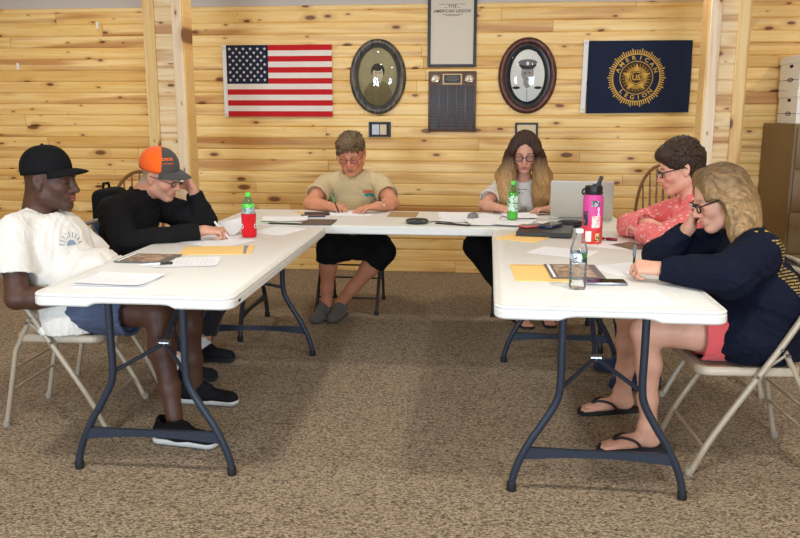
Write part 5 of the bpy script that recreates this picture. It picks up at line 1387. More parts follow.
o = b.build('folded_reading_glasses_case', mat('dark_red_plastic', (130, 22, 48), .35), loc=(.575, 1.495, TZ + .001), rot=(0, 0, -.45)); tag(o, 'dark red folded case lying beside the pink tumbler', 'case')
o['label'] = 'dark red two piece slim case lying right of the pink tumbler'
P_('white sheet of paper with a printed table behind the clear water bottle', .325, 1.10, 62, 0, lines=14, seed=40, grid=True)
P_('white sheet of paper with rows of print at the front of the right table', .472, .165, -84, 0, lines=12, seed=41, grid=True)
P_('white sheet of paper under the elbow of the woman in coral', .595, 1.345, 70, 0, lines=5, seed=42)
P_('white sheet of paper under the writing hand of the blonde woman', .565, .72, -60, 0, lines=12, seed=43)
b = MB(); b.sheet(lambda u, v: ((u - .5) * .12, (v - .5) * .17, .002 + .006 * u), 6, 6, .001); o = b.build('brown_leaflet', mat('brown_leaflet', (128, 100, 78), .6, var=.2, var_scale=40), loc=(.675, 1.30, TZ + .001), rot=(0, 0, .5)); tag(o, 'small brown leaflet by the elbow of the woman in coral', 'paper')
# ---- laptop, seen from behind
t = thing('laptop', 'open silver laptop with its lid back towards the viewer on the back table', 'laptop', (.545, 2.33, TZ), math.radians(173))
SIL = mat('silver_laptop', (200, 196, 186), .38, metal=.35); W, D = .375, .25
b = MB(); b.rbox((0, -.115, .008), (W, D, .015), .004, 2); bs = b.build('base', SIL, t)
b = MB()
for r_ in range(5):
    for c_ in range(13): b.rbox((-.156 + c_ * .026, -.05 - r_ * .021, .0165), (.022, .017, .002), .0008, 1)
b.build('keyboard', mat('dark_keys', (44, 44, 46), .5), bs)
lt = math.radians(16)
Mx = Matrix.Rotation(-lt, 3, 'X')
b = MB(); b.rbox(Mx @ Vector((0, .004, .122)) + Vector((0, .012, .012)), (W, .007, .240), .0025, 2, M=Mx); ldp = b.build('lid', SIL, t)
b = MB(); b.rbox(Mx @ Vector((0, -.0002, .124)) + Vector((0, .012, .012)), (W - .02, .001, .215), .0004, 1, M=Mx); b.build('screen', mat('lit_screen', (60, 70, 90), .2, emit=(150, 170, 200), emit_str=.4), ldp)
b = MB(); b.tube([(-W / 2 + .05, .012, .014), (W / 2 - .05, .012, .014)], .006, 8); b.build('hinge', mat('dark_hinge', (70, 70, 72), .4), t)
# black backpack behind the man in the black jacket
t = thing('backpack', 'black backpack hung behind the man in the black jacket', 'bag', (-2.16, 1.62, -.02))
b = MB(); b.rbox((0, 0, .78), (.13, .26, .42), .05, 5); bg = b.build('bag_body', cloth('black_nylon', (18, 18, 20), sheen=.0, bump=.3), t)
b = MB(); b.rbox((-.0, -.145, .70), (.09, .05, .22), .02, 4); b.build('side_pocket', cloth('slate_nylon', (52, 62, 82), bump=.3), bg)
b = MB(); b.tube([(-.02, -.04, .985), (-.02, -.03, 1.015), (-.02, .03, 1.015), (-.02, .04, .985)], .008, 8); b.build('grab_handle', cloth('black_nylon', (26, 26, 29)), bg)
# ------------------------------------------------------------------ man in the black cap, white T-shirt (left front)
BLACKC = cloth('black_cap_cloth', (20, 20, 22), sheen=.0); SOLE_W = mat('pale_sole', (196, 196, 192), .6); BLK_SHOE = cloth('black_shoe_mesh', (26, 26, 28), sheen=.0, bump=.5, scale=300); LACE = cloth('dark_lace', (48, 48, 50))
def man_white_tee():
    org = V(-1.93, .68, 0)
    root = person('man in black cap, white T-shirt and blue shorts seated at the left table', org)
    f = Frame((-1.970, .68, 1.092), 0, 4, 0, 1.08)
    J = dict(pelvis=(-1.90, .68, .53), chest=(-1.965, .675, .79), neck=(-2.03, .68, .935), shR=(-2.06, .515, .885), shL=(-2.0, .845, .850), f=(.93, -.36, .05), pf=(1, 0, 0))
    elR, wrR = V(-2.02, .42, .61), V(-1.775, .47, .615)
    elL, wrL = V(-1.83, .93, .63), V(-1.62, .83, .62)
    hipR, hipL = V(-1.88, .59, .53), V(-1.88, .79, .53); knR, knL = V(-1.44, .52, .535), V(-1.42, .83, .53)
    anR, anL = V(-1.34, .40, .10), V(-1.42, .86, .10)
    S = Field((-2.25, .25, 0), (-1.15, 1.1, 1.25), .0043)
    head(S, f, jaw=1.25, nose=1.25, wide=1.03)
    S.cone(f(-.03, 0, -.05), J['neck'], .062, .066, k=.03); S.cone(f(-.05, 0, -.03), V(J['neck']) + V(-.02, 0, .02), .055, .06, k=.03)
    torso(S, J, -.012); arm(S, J['shR'], elR, wrR, (.056, .05, .047, .031)); arm(S, J['shL'], elL, wrL, (.056, .05, .047, .031))
    leg(S, hipR, knR, anR, (.085, .058, .052, .036)); leg(S, hipL, knL, anL, (.085, .058, .052, .036))
    hand(S, wrR, (.94, .25, -.1), (0, 0, -1), 'R', 'relaxed', 1.08); hand(S, wrL, (.95, -.2, -.1), (0, 0, -1), 'L', 'relaxed', 1.08)
    body_obj(S, root, org, f, (80, 52, 40), (140, 74, 70), (30, 22, 20), stubble=(70, 50, 42), hairline=((58, 42, 36), .5))
    eyes(root, org, f)
    # T-shirt
    S = Field((-2.28, .25, .36), (-1.55, 1.15, 1.05), .005)
    torso(S, J, .016, belly=.14, sw=.165, waist=.15)
    S.cone(V(-1.87, .66, .56), V(-1.88, .64, .46), .175, .195, k=.05, flat=((1, 0, 0), 1.2))
    pR, dR = sleeve(S, J['shR'], elR, .66, .074, .080); pL, dL = sleeve(S, J['shL'], elL, .66, .074, .08)
    open_end(S, pR, dR, .066); open_end(S, pL, dL, .066)
    S.ell(V(J['neck']) + V(.012, 0, .03), (.075, .068, .05), k=.008, op='sub'); S.cut(V(0, 0, .437), V(0, 0, -1))
    sh = garment('shirt', S, root, org, cloth('white_tee', (224, 219, 210)), .0055, .11, 3)
    # chest print: half sun with rays
    ink = mat('blue_print', (130, 146, 166), .8); P = []
    P.append([(.024 * math.cos(a), .024 * math.sin(a) - .01) for a in [PI * k / 10 for k in range(11)]])
    for k in range(9):
        a = PI * (k + .5) / 9; w = .0022
        c1 = (.034 * math.cos(a), .034 * math.sin(a) - .01); c2 = (.058 * math.cos(a), .058 * math.sin(a) - .01); n = (-math.sin(a) * w, math.cos(a) * w)
        P.append([(c1[0] - n[0], c1[1] - n[1]), (c2[0] - n[0], c2[1] - n[1]), (c2[0] + n[0], c2[1] + n[1]), (c1[0] + n[0], c1[1] + n[1])])
    decal(sh, 'chest_print', P, (-1.74, .585, .82), (-.98, .30, 0), (0, 0, 1), ink, sh, org)
    # shorts
    S = Field((-2.2, .35, .3), (-1.3, 1.05, .75), .005)
    S.cone((-1.93, .69, .515), (-1.88, .69, .52), .15, .16, k=.04, flat=((0, 0, 1), 1.45))
    for hp, kn in ((hipR, knR), (hipL, knL)):
        p = hp + (kn - hp) * .72; d = unit(kn - hp); S.cone(hp, p, .108, .108, k=.04, cut1=True); open_end(S, p, d, .088, .03)
    garment('shorts', S, root, org, cloth('slate_blue_shorts', (78, 88, 110), sheen=.0), .006, .09, 5)
    sneaker(root, org, (-1.44, .40, 0), (-1.13, .36, 0), BLK_SHOE, SOLE_W, LACE); sneaker(root, org, (-1.51, .87, 0), (-1.20, .86, 0), BLK_SHOE, SOLE_W, LACE)
    cap(root, org, f, BLACKC, BLACKC, BLACKC)
man_white_tee()
# ------------------------------------------------------------------ man in the orange and grey cap, black jacket (left rear)
def man_black_jacket():
    org = V(-1.96, 1.38, 0)
    root = person('man in orange and grey cap and black jacket resting his head on one hand', org)
    f = Frame((-1.762, 1.40, 1.062), -6, 22, 8, 1.03)
    J = dict(pelvis=(-1.97, 1.38, .53), chest=(-1.94, 1.385, .80), neck=(-1.875, 1.40, .945), shR=(-1.945, 1.205, .885), shL=(-1.87, 1.58, .875), f=(.93, -.2, -.3), pf=(1, 0, 0))
    elR, wrR = V(-1.83, 1.10, .735), V(-1.485, 1.265, .79)
    elL, wrL = V(-1.61, 1.60, .795), V(-1.65, 1.555, .975)
    hipR, hipL = V(-1.95, 1.29, .53), V(-1.95, 1.49, .53); knR, knL = V(-1.52, 1.26, .53), V(-1.50, 1.56, .53); anR, anL = V(-1.64, 1.19, .10), V(-1.62, 1.53, .10)
    S = Field((-2.2, .95, 0), (-1.25, 1.8, 1.25), .0043)
    head(S, f, jaw=1.1, nose=1.1, wide=1.02)
    S.cone(f(-.03, 0, -.05), J['neck'], .06, .062, k=.03); torso(S, J, -.015); arm(S, J['shR'], elR, wrR); arm(S, J['shL'], elL, wrL)
    leg(S, hipR, knR, anR); leg(S, hipL, knL, anL)
    hand(S, wrR, (.93, .22, -.06), (0, .15, -1), 'R', 'pen', 1.05, thumb=((.75, .35, .45), (.9, -.1, .45), (.85, -.3, .45)))
    hand(S, wrL, (-.50, -.30, .80), (-.35, -.9, -.45), 'L', 'cheek', 1.05)
    body_obj(S, root, org, f, (206, 150, 124), (176, 104, 92), (150, 130, 118), hairline=((176, 166, 158), .85), blush=(206, 124, 104), stubble=(190, 142, 122))
    eyes(root, org, f)
    BJ = cloth('black_jacket_cloth', (23, 23, 24), sheen=.0, bump=.35, scale=260)
    S = Field((-2.25, .95, .36), (-1.3, 1.85, 1.08), .005)
    torso(S, J, .022, belly=.10, sw=.178, waist=.16)
    S.cone((-1.97, 1.38, .56), (-1.98, 1.38, .46), .17, .18, k=.05, flat=((1, 0, 0), 1.15))
    p, d = long_sleeve(S, J['shR'], elR, wrR, (.085, .074, .060, .048), cuff=.93); open_end(S, p, d, .036)
    p, d = long_sleeve(S, J['shL'], elL, wrL, (.085, .074, .058, .046), cuff=.90); open_end(S, p, d, .035)
    S.cone(V(J['neck']) + V(.0, 0, -.005), V(J['neck']) + V(.012, 0, .030), .076, .074, k=.01)   # collar
    S.cone(V(J['neck']) + V(.0, 0, -.01), V(J['neck']) + V(.03, 0, .13), .062, .076, k=.004, op='sub'); S.cut(V(0, 0, .437), V(0, 0, -1))
    garment('jacket', S, root, org, BJ, .0065, .13, 13)
    S = Field((-2.2, 1.0, .03), (-1.3, 1.75, .75), .0055)
    S.cone((-1.99, 1.39, .515), (-1.95, 1.39, .52), .155, .155, k=.04, flat=((0, 0, 1), 1.45))
    for hp, kn, an in ((hipR, knR, anR), (hipL, knL, anL)):
        S.cone(hp, kn, .10, .078, k=.04); e = kn + (an - kn) * .86; S.cone(kn, e, .076, .062, k=.02, cut1=True); open_end(S, e, unit(an - kn), .052)
    garment('trousers', S, root, org, cloth('dark_trousers', (44, 42, 44)), .005, .09, 6)
    SK = cloth('white_sock', (222, 220, 216))
    for an in (anR, anL):
        S = Field(an - .09, an + V(.09, .09, .12), .005); S.cone(an + V(0, 0, -.03), an + V(0, 0, .05), .046, .043, k=.005, cut1=True); garment('sock', S, root, org, SK, .001, .03, 2)
    sneaker(root, org, (-1.70, 1.18, 0), (-1.42, 1.20, 0), BLK_SHOE, cloth('black_sole', (36, 36, 38)), LACE); sneaker(root, org, (-1.72, 1.52, 0), (-1.43, 1.53, 0), BLK_SHOE, cloth('black_sole', (36, 36, 38)), LACE)
    GR = cloth('charcoal_cap_cloth', (78, 74, 70)); OR = cloth('orange_cap_mesh', (255, 106, 34), bump=.6, scale=400)
    c, pt = cap(root, org, f, GR, OR, GR)
    me = c; P = []
    fx = Frame(f(-.002, 0, .016), f.a[0], f.a[1] - 9, f.a[2], f.s)
    r = random.Random(5)
    for row, (zz, n, h) in enumerate(((.012, 5, .013), (-.006, 9, .005))):
        w = .058 / n
        for i in range(n):
            x = -.029 + i * w
            P.append([(x, zz), (x + w * .28, zz), (x + w * .28, zz + h), (x, zz + h)]); P.append([(x, zz + h * .7), (x + w * .75, zz + h * .7), (x + w * .75, zz + h), (x, zz + h)])
            if i % 2: P.append([(x + w * .5, zz), (x + w * .76, zz), (x + w * .76, zz + h), (x + w * .5, zz + h)])
            else: P.append([(x, zz), (x + w * .75, zz), (x + w * .75, zz + h * .3), (x, zz + h * .3)])
    ff = Frame(f.o, f.a[0] - 38, f.a[1] * .8)
    decal(c, 'cap_lettering', P, ff(.09, 0, .10), -(ff.R @ V(1, 0, .3)), (0, 0, 1), mat('orange_thread', (250, 110, 50), .8), c, org, lift=.003)
    glasses(root, org, f, mat('thin_metal_rim', (70, 60, 54), .3, metal=.7), w=.026, h=.015, t=.0020)
    # pen held in the writing hand
man_black_jacket()
# ------------------------------------------------------------------ man in the beige T-shirt writing at the back table
def man_beige_tee():
    org = V(-.985, 2.9, 0)
    root = person('grey haired man in beige T-shirt and black shorts writing at the back table', org)
    f = Frame((-.985, 2.85, 1.108), -90, 22, 3, 1.15)
    J = dict(pelvis=(-.985, 2.96, .54), chest=(-.985, 2.97, .82), neck=(-.985, 2.935, .96), shR=(-1.175, 2.935, .895), shL=(-.795, 2.935, .895), f=(0, -.96, -.25), pf=(0, -1, 0))
    elR, wrR = V(-1.245, 2.68, .775), V(-1.085, 2.545, .775)
    elL, wrL = V(-.675, 2.70, .780), V(-.755, 2.52, .785)
    hipR, hipL = V(-1.08, 2.92, .53), V(-.89, 2.92, .53); knR, knL = V(-1.08, 2.47, .50), V(-.71, 2.48, .485); anR, anL = V(-1.12, 2.575, .10), V(-1.03, 2.60, .10)
    S = Field((-1.45, 2.15, 0), (-.5, 3.25, 1.3), .0045)
    head(S, f, jaw=1.15, nose=1.1, wide=1.02)
    S.cone(f(-.03, 0, -.05), J['neck'], .06, .064, k=.03); torso(S, J, -.012); arm(S, J['shR'], elR, wrR, (.056, .048, .046, .031)); arm(S, J['shL'], elL, wrL, (.056, .048, .046, .031))
    leg(S, hipR, knR, anR); leg(S, hipL, knL, anL)
    hand(S, wrR, (.78, -.45, -.05), (-.1, .35, -1), 'R', 'pen', 1.1, thumb=((.75, .35, .45), (.9, -.1, .45), (.85, -.3, .45)))
    hand(S, wrL, (-.78, -.52, -.10), (0, 0, -1), 'L', 'spread', 1.1, spread=7)
    body_obj(S, root, org, f, (204, 138, 106), (160, 88, 78), (128, 104, 84), blush=(196, 84, 72), extra=(((.03, 0, .03), (.09, .09, .05), (196, 112, 86), .35),))
    eyes(root, org, f)
    S = Field((-1.4, 2.6, .42), (-.55, 3.3, 1.06), .005)
    torso(S, J, .016, belly=.13, sw=.178, waist=.155)
    pR, dR = sleeve(S, J['shR'], elR, .62, .072, .082); pL, dL = sleeve(S, J['shL'], elL, .62, .072, .082)
    open_end(S, pR, dR, .068); open_end(S, pL, dL, .068)
    S.ell(V(J['neck']) + V(0, -.02, .03), (.071, .078, .045), k=.008, op='sub'); S.cut(V(0, 0, .45), V(0, 0, -1))
    sh = garment('shirt', S, root, org, cloth('beige_tee', (200, 178, 136)), .006, .11, 23)
    P = [[(-.04, .0), (.042, .004), (.04, .022), (-.038, .022)]]
    decal(sh, 'print_banner', P, (-.865, 2.75, .845), (0, 1, -.1), (0, 0, 1), mat('orange_print', (196, 104, 60), .8), sh, org)
    decal(sh, 'print_oval', [[(.034 * math.cos(a) + .002, .014 * math.sin(a) - .012) for a in [2 * PI * k / 18 for k in range(18)]]], (-.865, 2.75, .845), (0, 1, -.1), (0, 0, 1), mat('teal_print', (70, 140, 140), .8), sh, org, lift=.0016)
    S = Field((-1.35, 2.3, .30), (-.5, 3.15, .76), .005)
    S.cone((-.985, 2.99, .52), (-.985, 2.92, .525), .16, .16, k=.04, flat=((0, 0, 1), 1.45))
    for hp, kn, an in ((hipR, knR, anR), (hipL, knL, anL)):
        S.cone(hp, kn, .112, .078, k=.045); e = kn + (an - kn) * .20; S.cone(kn, e, .078, .084, k=.03, cut1=True); open_end(S, e, unit(an - kn), .074, .02)
    S.cone((-1.04, 2.58, .50), (-.76, 2.58, .50), .075, .075, k=.07); S.cone((-.98, 2.52, .47), (-.80, 2.52, .47), .05, k=.06)
    garment('shorts', S, root, org, cloth('black_shorts', (24, 24, 26), sheen=.0), .006, .09, 25)
    GS = cloth('grey_shoe_mesh', (92, 88, 82), bump=.5, scale=300)
    sneaker(root, org, (-1.13, 2.64, 0), (-1.16, 2.37, 0), GS, mat('taupe_sole', (84, 78, 72), .7), cloth('tan_lace', (120, 112, 100))); sneaker(root, org, (-1.01, 2.66, 0), (-1.06, 2.40, 0), GS, mat('taupe_sole', (84, 78, 72), .7), cloth('tan_lace', (120, 112, 100)))
    # hair
    S = Field(f.o - .18, f.o + .18, .004); S.sc = f.s
    S.ell(f(-.018, 0, .042), (.103, .084, .086), f.R); S.cone(f(-.06, 0, .02), f(-.055, 0, -.05), .078, .062, k=.02)
    S.ell(f(.052, -.012, .086), (.046, .062, .030), f.R, k=.02)
    for s_ in (-1, 1): S.cone(f(-.005, s_ * .072, .055), f(.0, s_ * .076, .022), .016, .008, k=.01)
    S.sc = 1.0; tufts(S, f, 150, 4, rx=(.106, .085, .088), c=(-.018, 0, .043), sc=1.0, flow=(.7, .25, -.5), ln=.030); S.sc = f.s
    S.ell(f(.10, 0, -.032), (.09, .062, .094), f.R, k=.004, op='sub')
    S.sc = 1.0
    for q in ((.098, -.045, .066, .100, -.055, .036), (.104, -.02, .074, .110, -.032, .050), (.102, .008, .078, .112, .0, .056), (.10, .034, .072, .106, .026, .052), (.088, .055, .062, .086, .064, .034), (.084, -.062, .056, .074, -.072, .022)): S.cone(f(*q[:3]), f(*q[3:]), .016, .005, k=.008)
    S.sc = f.s
    for s_ in (-1, 1): S.ell(f(.01, s_ * .09, -.035), (.042, .03, .055), f.R, k=.006, op='sub')
    S.sc = 1.0; v, q = S.mesh(1); N = vnormals(v, q); L = f.local(v); v = v + N * (.0045 * folds(L, .03, 31, stretch=(1.6, 1.6, .5)) + .003 * folds(L, .012, 33, stretch=(1, 1, .3)))[:, None]
    mesh_obj('hair', v, q, hair_mat('grey_brown_hair', (84, 66, 44), (112, 92, 64), (1.05, 1.26), .4, (120, 120, 50)), root, org)
    glasses(root, org, f, mat('thin_metal_rim', (96, 84, 76), .3, metal=.7), w=.025, h=.015, t=.0019)
    # wrist watch
    w = V(wrL) + (elL - wrL) * .12; d = unit(wrL - elL); u = unit(np.cross(d, (0, 0, 1))); n = np.cross(u, d)
    b = MB(); b.tube([tuple(w + u * .036 * math.cos(a) + n * .029 * math.sin(a) - org) for a in [2 * PI * k / 24 for k in range(24)]], .0045, 8, closed=True)
    wo = b.build('watch', mat('steel_band', (170, 168, 162), .3, metal=.9), root)
    b = MB(); b.lathe([(0, .0), (.016, 0), (.016, .006), (.012, .008), (0, .008)], 20, c=tuple(w + n * .029 - org), M=Matrix([[u[i], d[i], n[i]] for i in range(3)])); b.build('watch_face', mat('dark_dial', (40, 40, 44), .2), wo)
man_beige_tee()
# ------------------------------------------------------------------ woman with long ombre hair, white T-shirt (back table)
def woman_white_tee():
    org = V(.235, 3.0, 0)
    root = person('woman with very long brown to blonde hair, glasses and white T-shirt at the back table', org)
    f = Frame((.212, 2.86, 1.130), -93, 22, 0, 1.07)
    J = dict(pelvis=(.225, 3.02, .54), chest=(.215, 3.0, .80), neck=(.21, 2.95, .935), shR=(.05, 2.95, .865), shL=(.375, 2.95, .865), f=(0, -.96, -.2), pf=(0, -1, 0))
    elR, wrR = V(-.055, 2.72, .775), V(.035, 2.56, .780)
    elL, wrL = V(.485, 2.74, .775), V(.365, 2.55, .775)
    hipR, hipL = V(.14, 2.95, .53), V(.32, 2.95, .53); knR, knL = V(-.10, 2.50, .53), V(.36, 2.50, .53); anR, anL = V(.19, 2.60, .09), V(.38, 2.66, .09)
    S = Field((-.3, 2.2, 0), (.65, 3.3, 1.28), .0045)
    head(S, f, jaw=.9, nose=.95, female=True, wide=.96)
    S.cone(f(-.03, 0, -.05), J['neck'], .048, .05, k=.03); torso(S, J, -.022, waist=.11); arm(S, J['shR'], elR, wrR, (.046, .040, .037, .026)); arm(S, J['shL'], elL, wrL, (.046, .040, .037, .026))
    leg(S, hipR, knR, anR); leg(S, hipL, knL, anL)
    for an, d in ((anR, V(.35, -1, 0)), (anL, V(.1, -1, 0))):
        d = unit(d); s_ = V(-d[1], d[0], 0); hl = V(an[0], an[1], 0) - d * .03
        S.cone(hl + V(0, 0, .045), hl + d * .13 + V(0, 0, .035), .034, .034, k=.02); S.cone(hl + d * .1 + V(0, 0, .03), hl + d * .17 + V(0, 0, .024), .036, .034, k=.02, flat=((0, 0, 1), 1.8))
        for i in range(5): S.cone(hl + d * .18 + s_ * (-.028 + i * .014) + V(0, 0, .022), hl + d * (.222 - abs(i - 3) * .006) + s_ * (-.029 + i * .0145) + V(0, 0, .021), .0095, .0085, k=.003)
    hand(S, wrR, (.72, -.5, -.1), (.1, .3, -1), 'R', 'pen', .95, thumb=((.75, .35, .45), (.9, -.1, .45), (.85, -.3, .45)))
    hand(S, wrL, (-.85, -.35, .0), (0, -.1, -1), 'L', 'relaxed', .95)
    body_obj(S, root, org, f, (212, 156, 130), (190, 100, 98), (84, 58, 44), blush=(208, 124, 108))
    eyes(root, org, f)
    S = Field((-.2, 2.65, .45), (.65, 3.3, 1.03), .005)
    torso(S, J, .012, bust=.045, sw=.155, waist=.125)
    pR, dR = sleeve(S, J['shR'], elR, .68, .064, .074); pL, dL = sleeve(S, J['shL'], elL, .68, .064, .074)
    open_end(S, pR, dR, .062); open_end(S, pL, dL, .062)
    S.ell(V(J['neck']) + V(0, -.025, .03), (.065, .075, .05), k=.008, op='sub'); S.cut(V(0, 0, .48), V(0, 0, -1))
    sh = garment('shirt', S, root, org, cloth('white_tee', (230, 226, 220)), .005, .10, 43)
    P = [[(-.055 + .008 * i, .03 + .003 * math.sin(i)), (-.050 + .008 * i, .03), (-.050 + .008 * i, .037), (-.055 + .008 * i, .036)] for i in range(13)]
    P += [[(-.02, .0), (-.008, .004), (.006, .018), (.0, .02), (-.012, .01)], [(.002, .0), (.014, .0), (.022, .012), (.016, .014)], [(-.035, .01), (-.025, .008), (-.03, .018)]]
    decal(sh, 'shirt_print', P, (.19, 2.8, .845), (0, 1, -.1), (0, 0, 1), mat('dark_print', (92, 74, 72), .8), sh, org)
    S = Field((-.3, 2.3, .15), (.6, 3.25, .76), .005)
    S.cone((.23, 3.03, .52), (.23, 2.96, .525), .165, .16, k=.04, flat=((0, 0, 1), 1.4))
    for hp, kn, an, sx in ((hipR, knR, anR, -1), (hipL, knL, anL, 1)):
        S.cone(hp, kn, .105, .088, k=.04); e = kn + (an - kn) * .55; S.cone(kn, e, .085, .072, k=.02, cut1=True); open_end(S, e, unit(an - kn), .064)
    garment('trousers', S, root, org, cloth('black_trousers', (22, 22, 25), sheen=.0), .006, .10, 45)
    for an, d in ((anR, V(.35, -1, 0)), (anL, V(.1, -1, 0))):
        d = unit(d); hl = V(an[0], an[1], 0) - d * .07; s_ = V(-d[1], d[0], 0)
        b = MB(); out = [(-.03, -.0), (-.036, .06), (-.034, .12), (-.044, .2), (-.036, .26), (0, .285), (.036, .27), (.044, .2), (.034, .12), (.036, .06), (.03, 0), (0, -.012)]
        b.prism(out, (.002, .016), lambda a, c, h: tuple(hl + s_ * a + d * c + V(0, 0, h) - org)); so = b.build('sandal', mat('dark_sandal', (46, 36, 32), .6), root)
        t = MB(); t.tube([tuple(hl + d * .19 + s_ * q[0] + V(0, 0, q[1]) - org) for q in ((-.042, .012), (-.034, .04), (0, .054), (.034, .04), (.042, .012))], .006, 8); t.build('strap', mat('dark_sandal', (46, 36, 32), .6), so)
    # hair: parted in the middle, falling in front of both shoulders
    S = Field((-.06, 2.65, .68), (.5, 3.12, 1.3), .0042); S.sc = f.s
    S.ell(f(-.018, 0, .044), (.104, .086, .090), f.R); S.cone(f(-.06, 0, .02), f(-.07, 0, -.09), .085, .08, k=.02)
    for s_ in (-1, 1):
        S.chain([f(.03, s_ * .045, .095), f(.048, s_ * .074, .035), f(.03, s_ * .088, -.03)], [.03, .026, .034], .03)
    S.sc = 1.0
    for s_, x in ((-1, .0), (1, 0)):
        X = .212 + s_ * .1
        S.chain([V(.212 + s_ * .070, 2.87, 1.17), V(.212 + s_ * .088, 2.86, 1.10), V(.212 + s_ * .098, 2.85, 1.04), V(.212 + s_ * .108, 2.84, .98), V(.212 + s_ * .116, 2.82, .90), V(.212 + s_ * .116, 2.80, .82), V(.212 + s_ * .108, 2.79, .765)], [.038, .042, .048, .054, .058, .055, .036], .04)
        S.chain([V(.212 + s_ * .10, 2.93, 1.05), V(.212 + s_ * .135, 2.92, .96), V(.212 + s_ * .145, 2.89, .86)], [.05, .055, .04], .04)
    S.sc = f.s; S.ell(f(.085, 0, -.02), (.075, .062, .098), f.R, k=.008, op='sub'); S.ell(f(.09, 0, -.12), (.06, .052, .10), f.R, k=.02, op='sub')
    S.cone(f(.02, 0, .15), f(.09, 0, .085), .006, .012, k=.01, op='sub'); S.sc = 1.0
    v, q = S.mesh(1); N = vnormals(v, q); v = v + N * (.005 * folds(v, .035, 51, stretch=(1.5, 1.5, .14)) + .004 * folds(v, .016, 52, stretch=(1.3, 1.3, .1)))[:, None]
    hm = hair_mat('ombre_hair', (62, 40, 28), (186, 146, 96), (1.10, .96), .28, (150, 150, 6)); h = mesh_obj('hair', v, q, hm, root, org)
    st = MB(); r = random.Random(3)
    for i in range(110):
        s_ = r.choice((-1, 1)); x0 = .212 + s_ * r.uniform(.07, .165); y0 = 2.80 + r.uniform(-.02, .06); a = r.uniform(-.02, .02)
        st.tube(smooth_path([(x0 * .3 + .212 * .7 + s_ * .05 - org[0], 2.86 - org[1], 1.12), (x0 * .8 + .212 * .2 - org[0], y0 - .01 - org[1], .98), (x0 + a * .5 - org[0], y0 - .015 - org[1], .86), (x0 + a - s_ * .015 - org[0], y0 - .01 - org[1], r.uniform(.745, .80))], 4), [.0016] * 12 + [.0008], 4)
    so = st.build('hair_strands', hm, h); so['kind'] = 'stuff'
    glasses(root, org, f, mat('black_rim', (24, 24, 28), .35), w=.031, h=.018, t=.003)
woman_white_tee()
# ------------------------------------------------------------------ short-haired woman, coral patterned blouse (right rear)
def blouse_mat():
    m = cloth('coral_blouse', (238, 112, 104)); N, L = nodes(m); b = N['Principled BSDF']
    tc = nd(m, 'ShaderNodeTexCoord')
    def noise(sc, det=2): n = nd(m, 'ShaderNodeTexNoise', Scale=sc, Detail=det, Distortion=1.2); L.new(tc.outputs['Object'], n.inputs['Vector']); return n.outputs['Fac']
    vo = nd(m, 'ShaderNodeTexVoronoi', Scale=42.0, Randomness=1.0); L.new(tc.outputs['Object'], vo.inputs['Vector'])
    r = nd(m, 'ShaderNodeValToRGB'); L.new(vo.outputs['Distance'], r.inputs[0]); e = r.color_ramp.elements
    e[0].position = 0.10; e[0].color = (1, 1, 1, 1); e[1].position = .36; e[1].color = (0, 0, 0, 1); x = e.new(.16); x.color = (0, 0, 0, 1); x = e.new(.22); x.color = (.9, .9, .9, 1); x = e.new(.28); x.color = (.75, .75, .75, 1); x = e.new(.3); x.color = (0, 0, 0, 1)
    n2 = noise(38); r2 = nd(m, 'ShaderNodeValToRGB'); L.new(n2, r2.inputs[0]); r2.color_ramp.elements[0].position = .30; r2.color_ramp.elements[1].position = .36
    mm = nd(m, 'ShaderNodeMath', operation='MULTIPLY'); L.new(r.outputs[0], mm.inputs[0]); L.new(r2.outputs[0], mm.inputs[1])
    mx = nd(m, 'ShaderNodeMix', data_type='RGBA'); L.new(mm.outputs[0], mx.inputs['Factor']); mx.inputs['A'].default_value = lin((238, 120, 118)); mx.inputs['B'].default_value = lin((252, 224, 218)); L.new(mx.outputs['Result'], b.inputs['Base Color'])
    return m
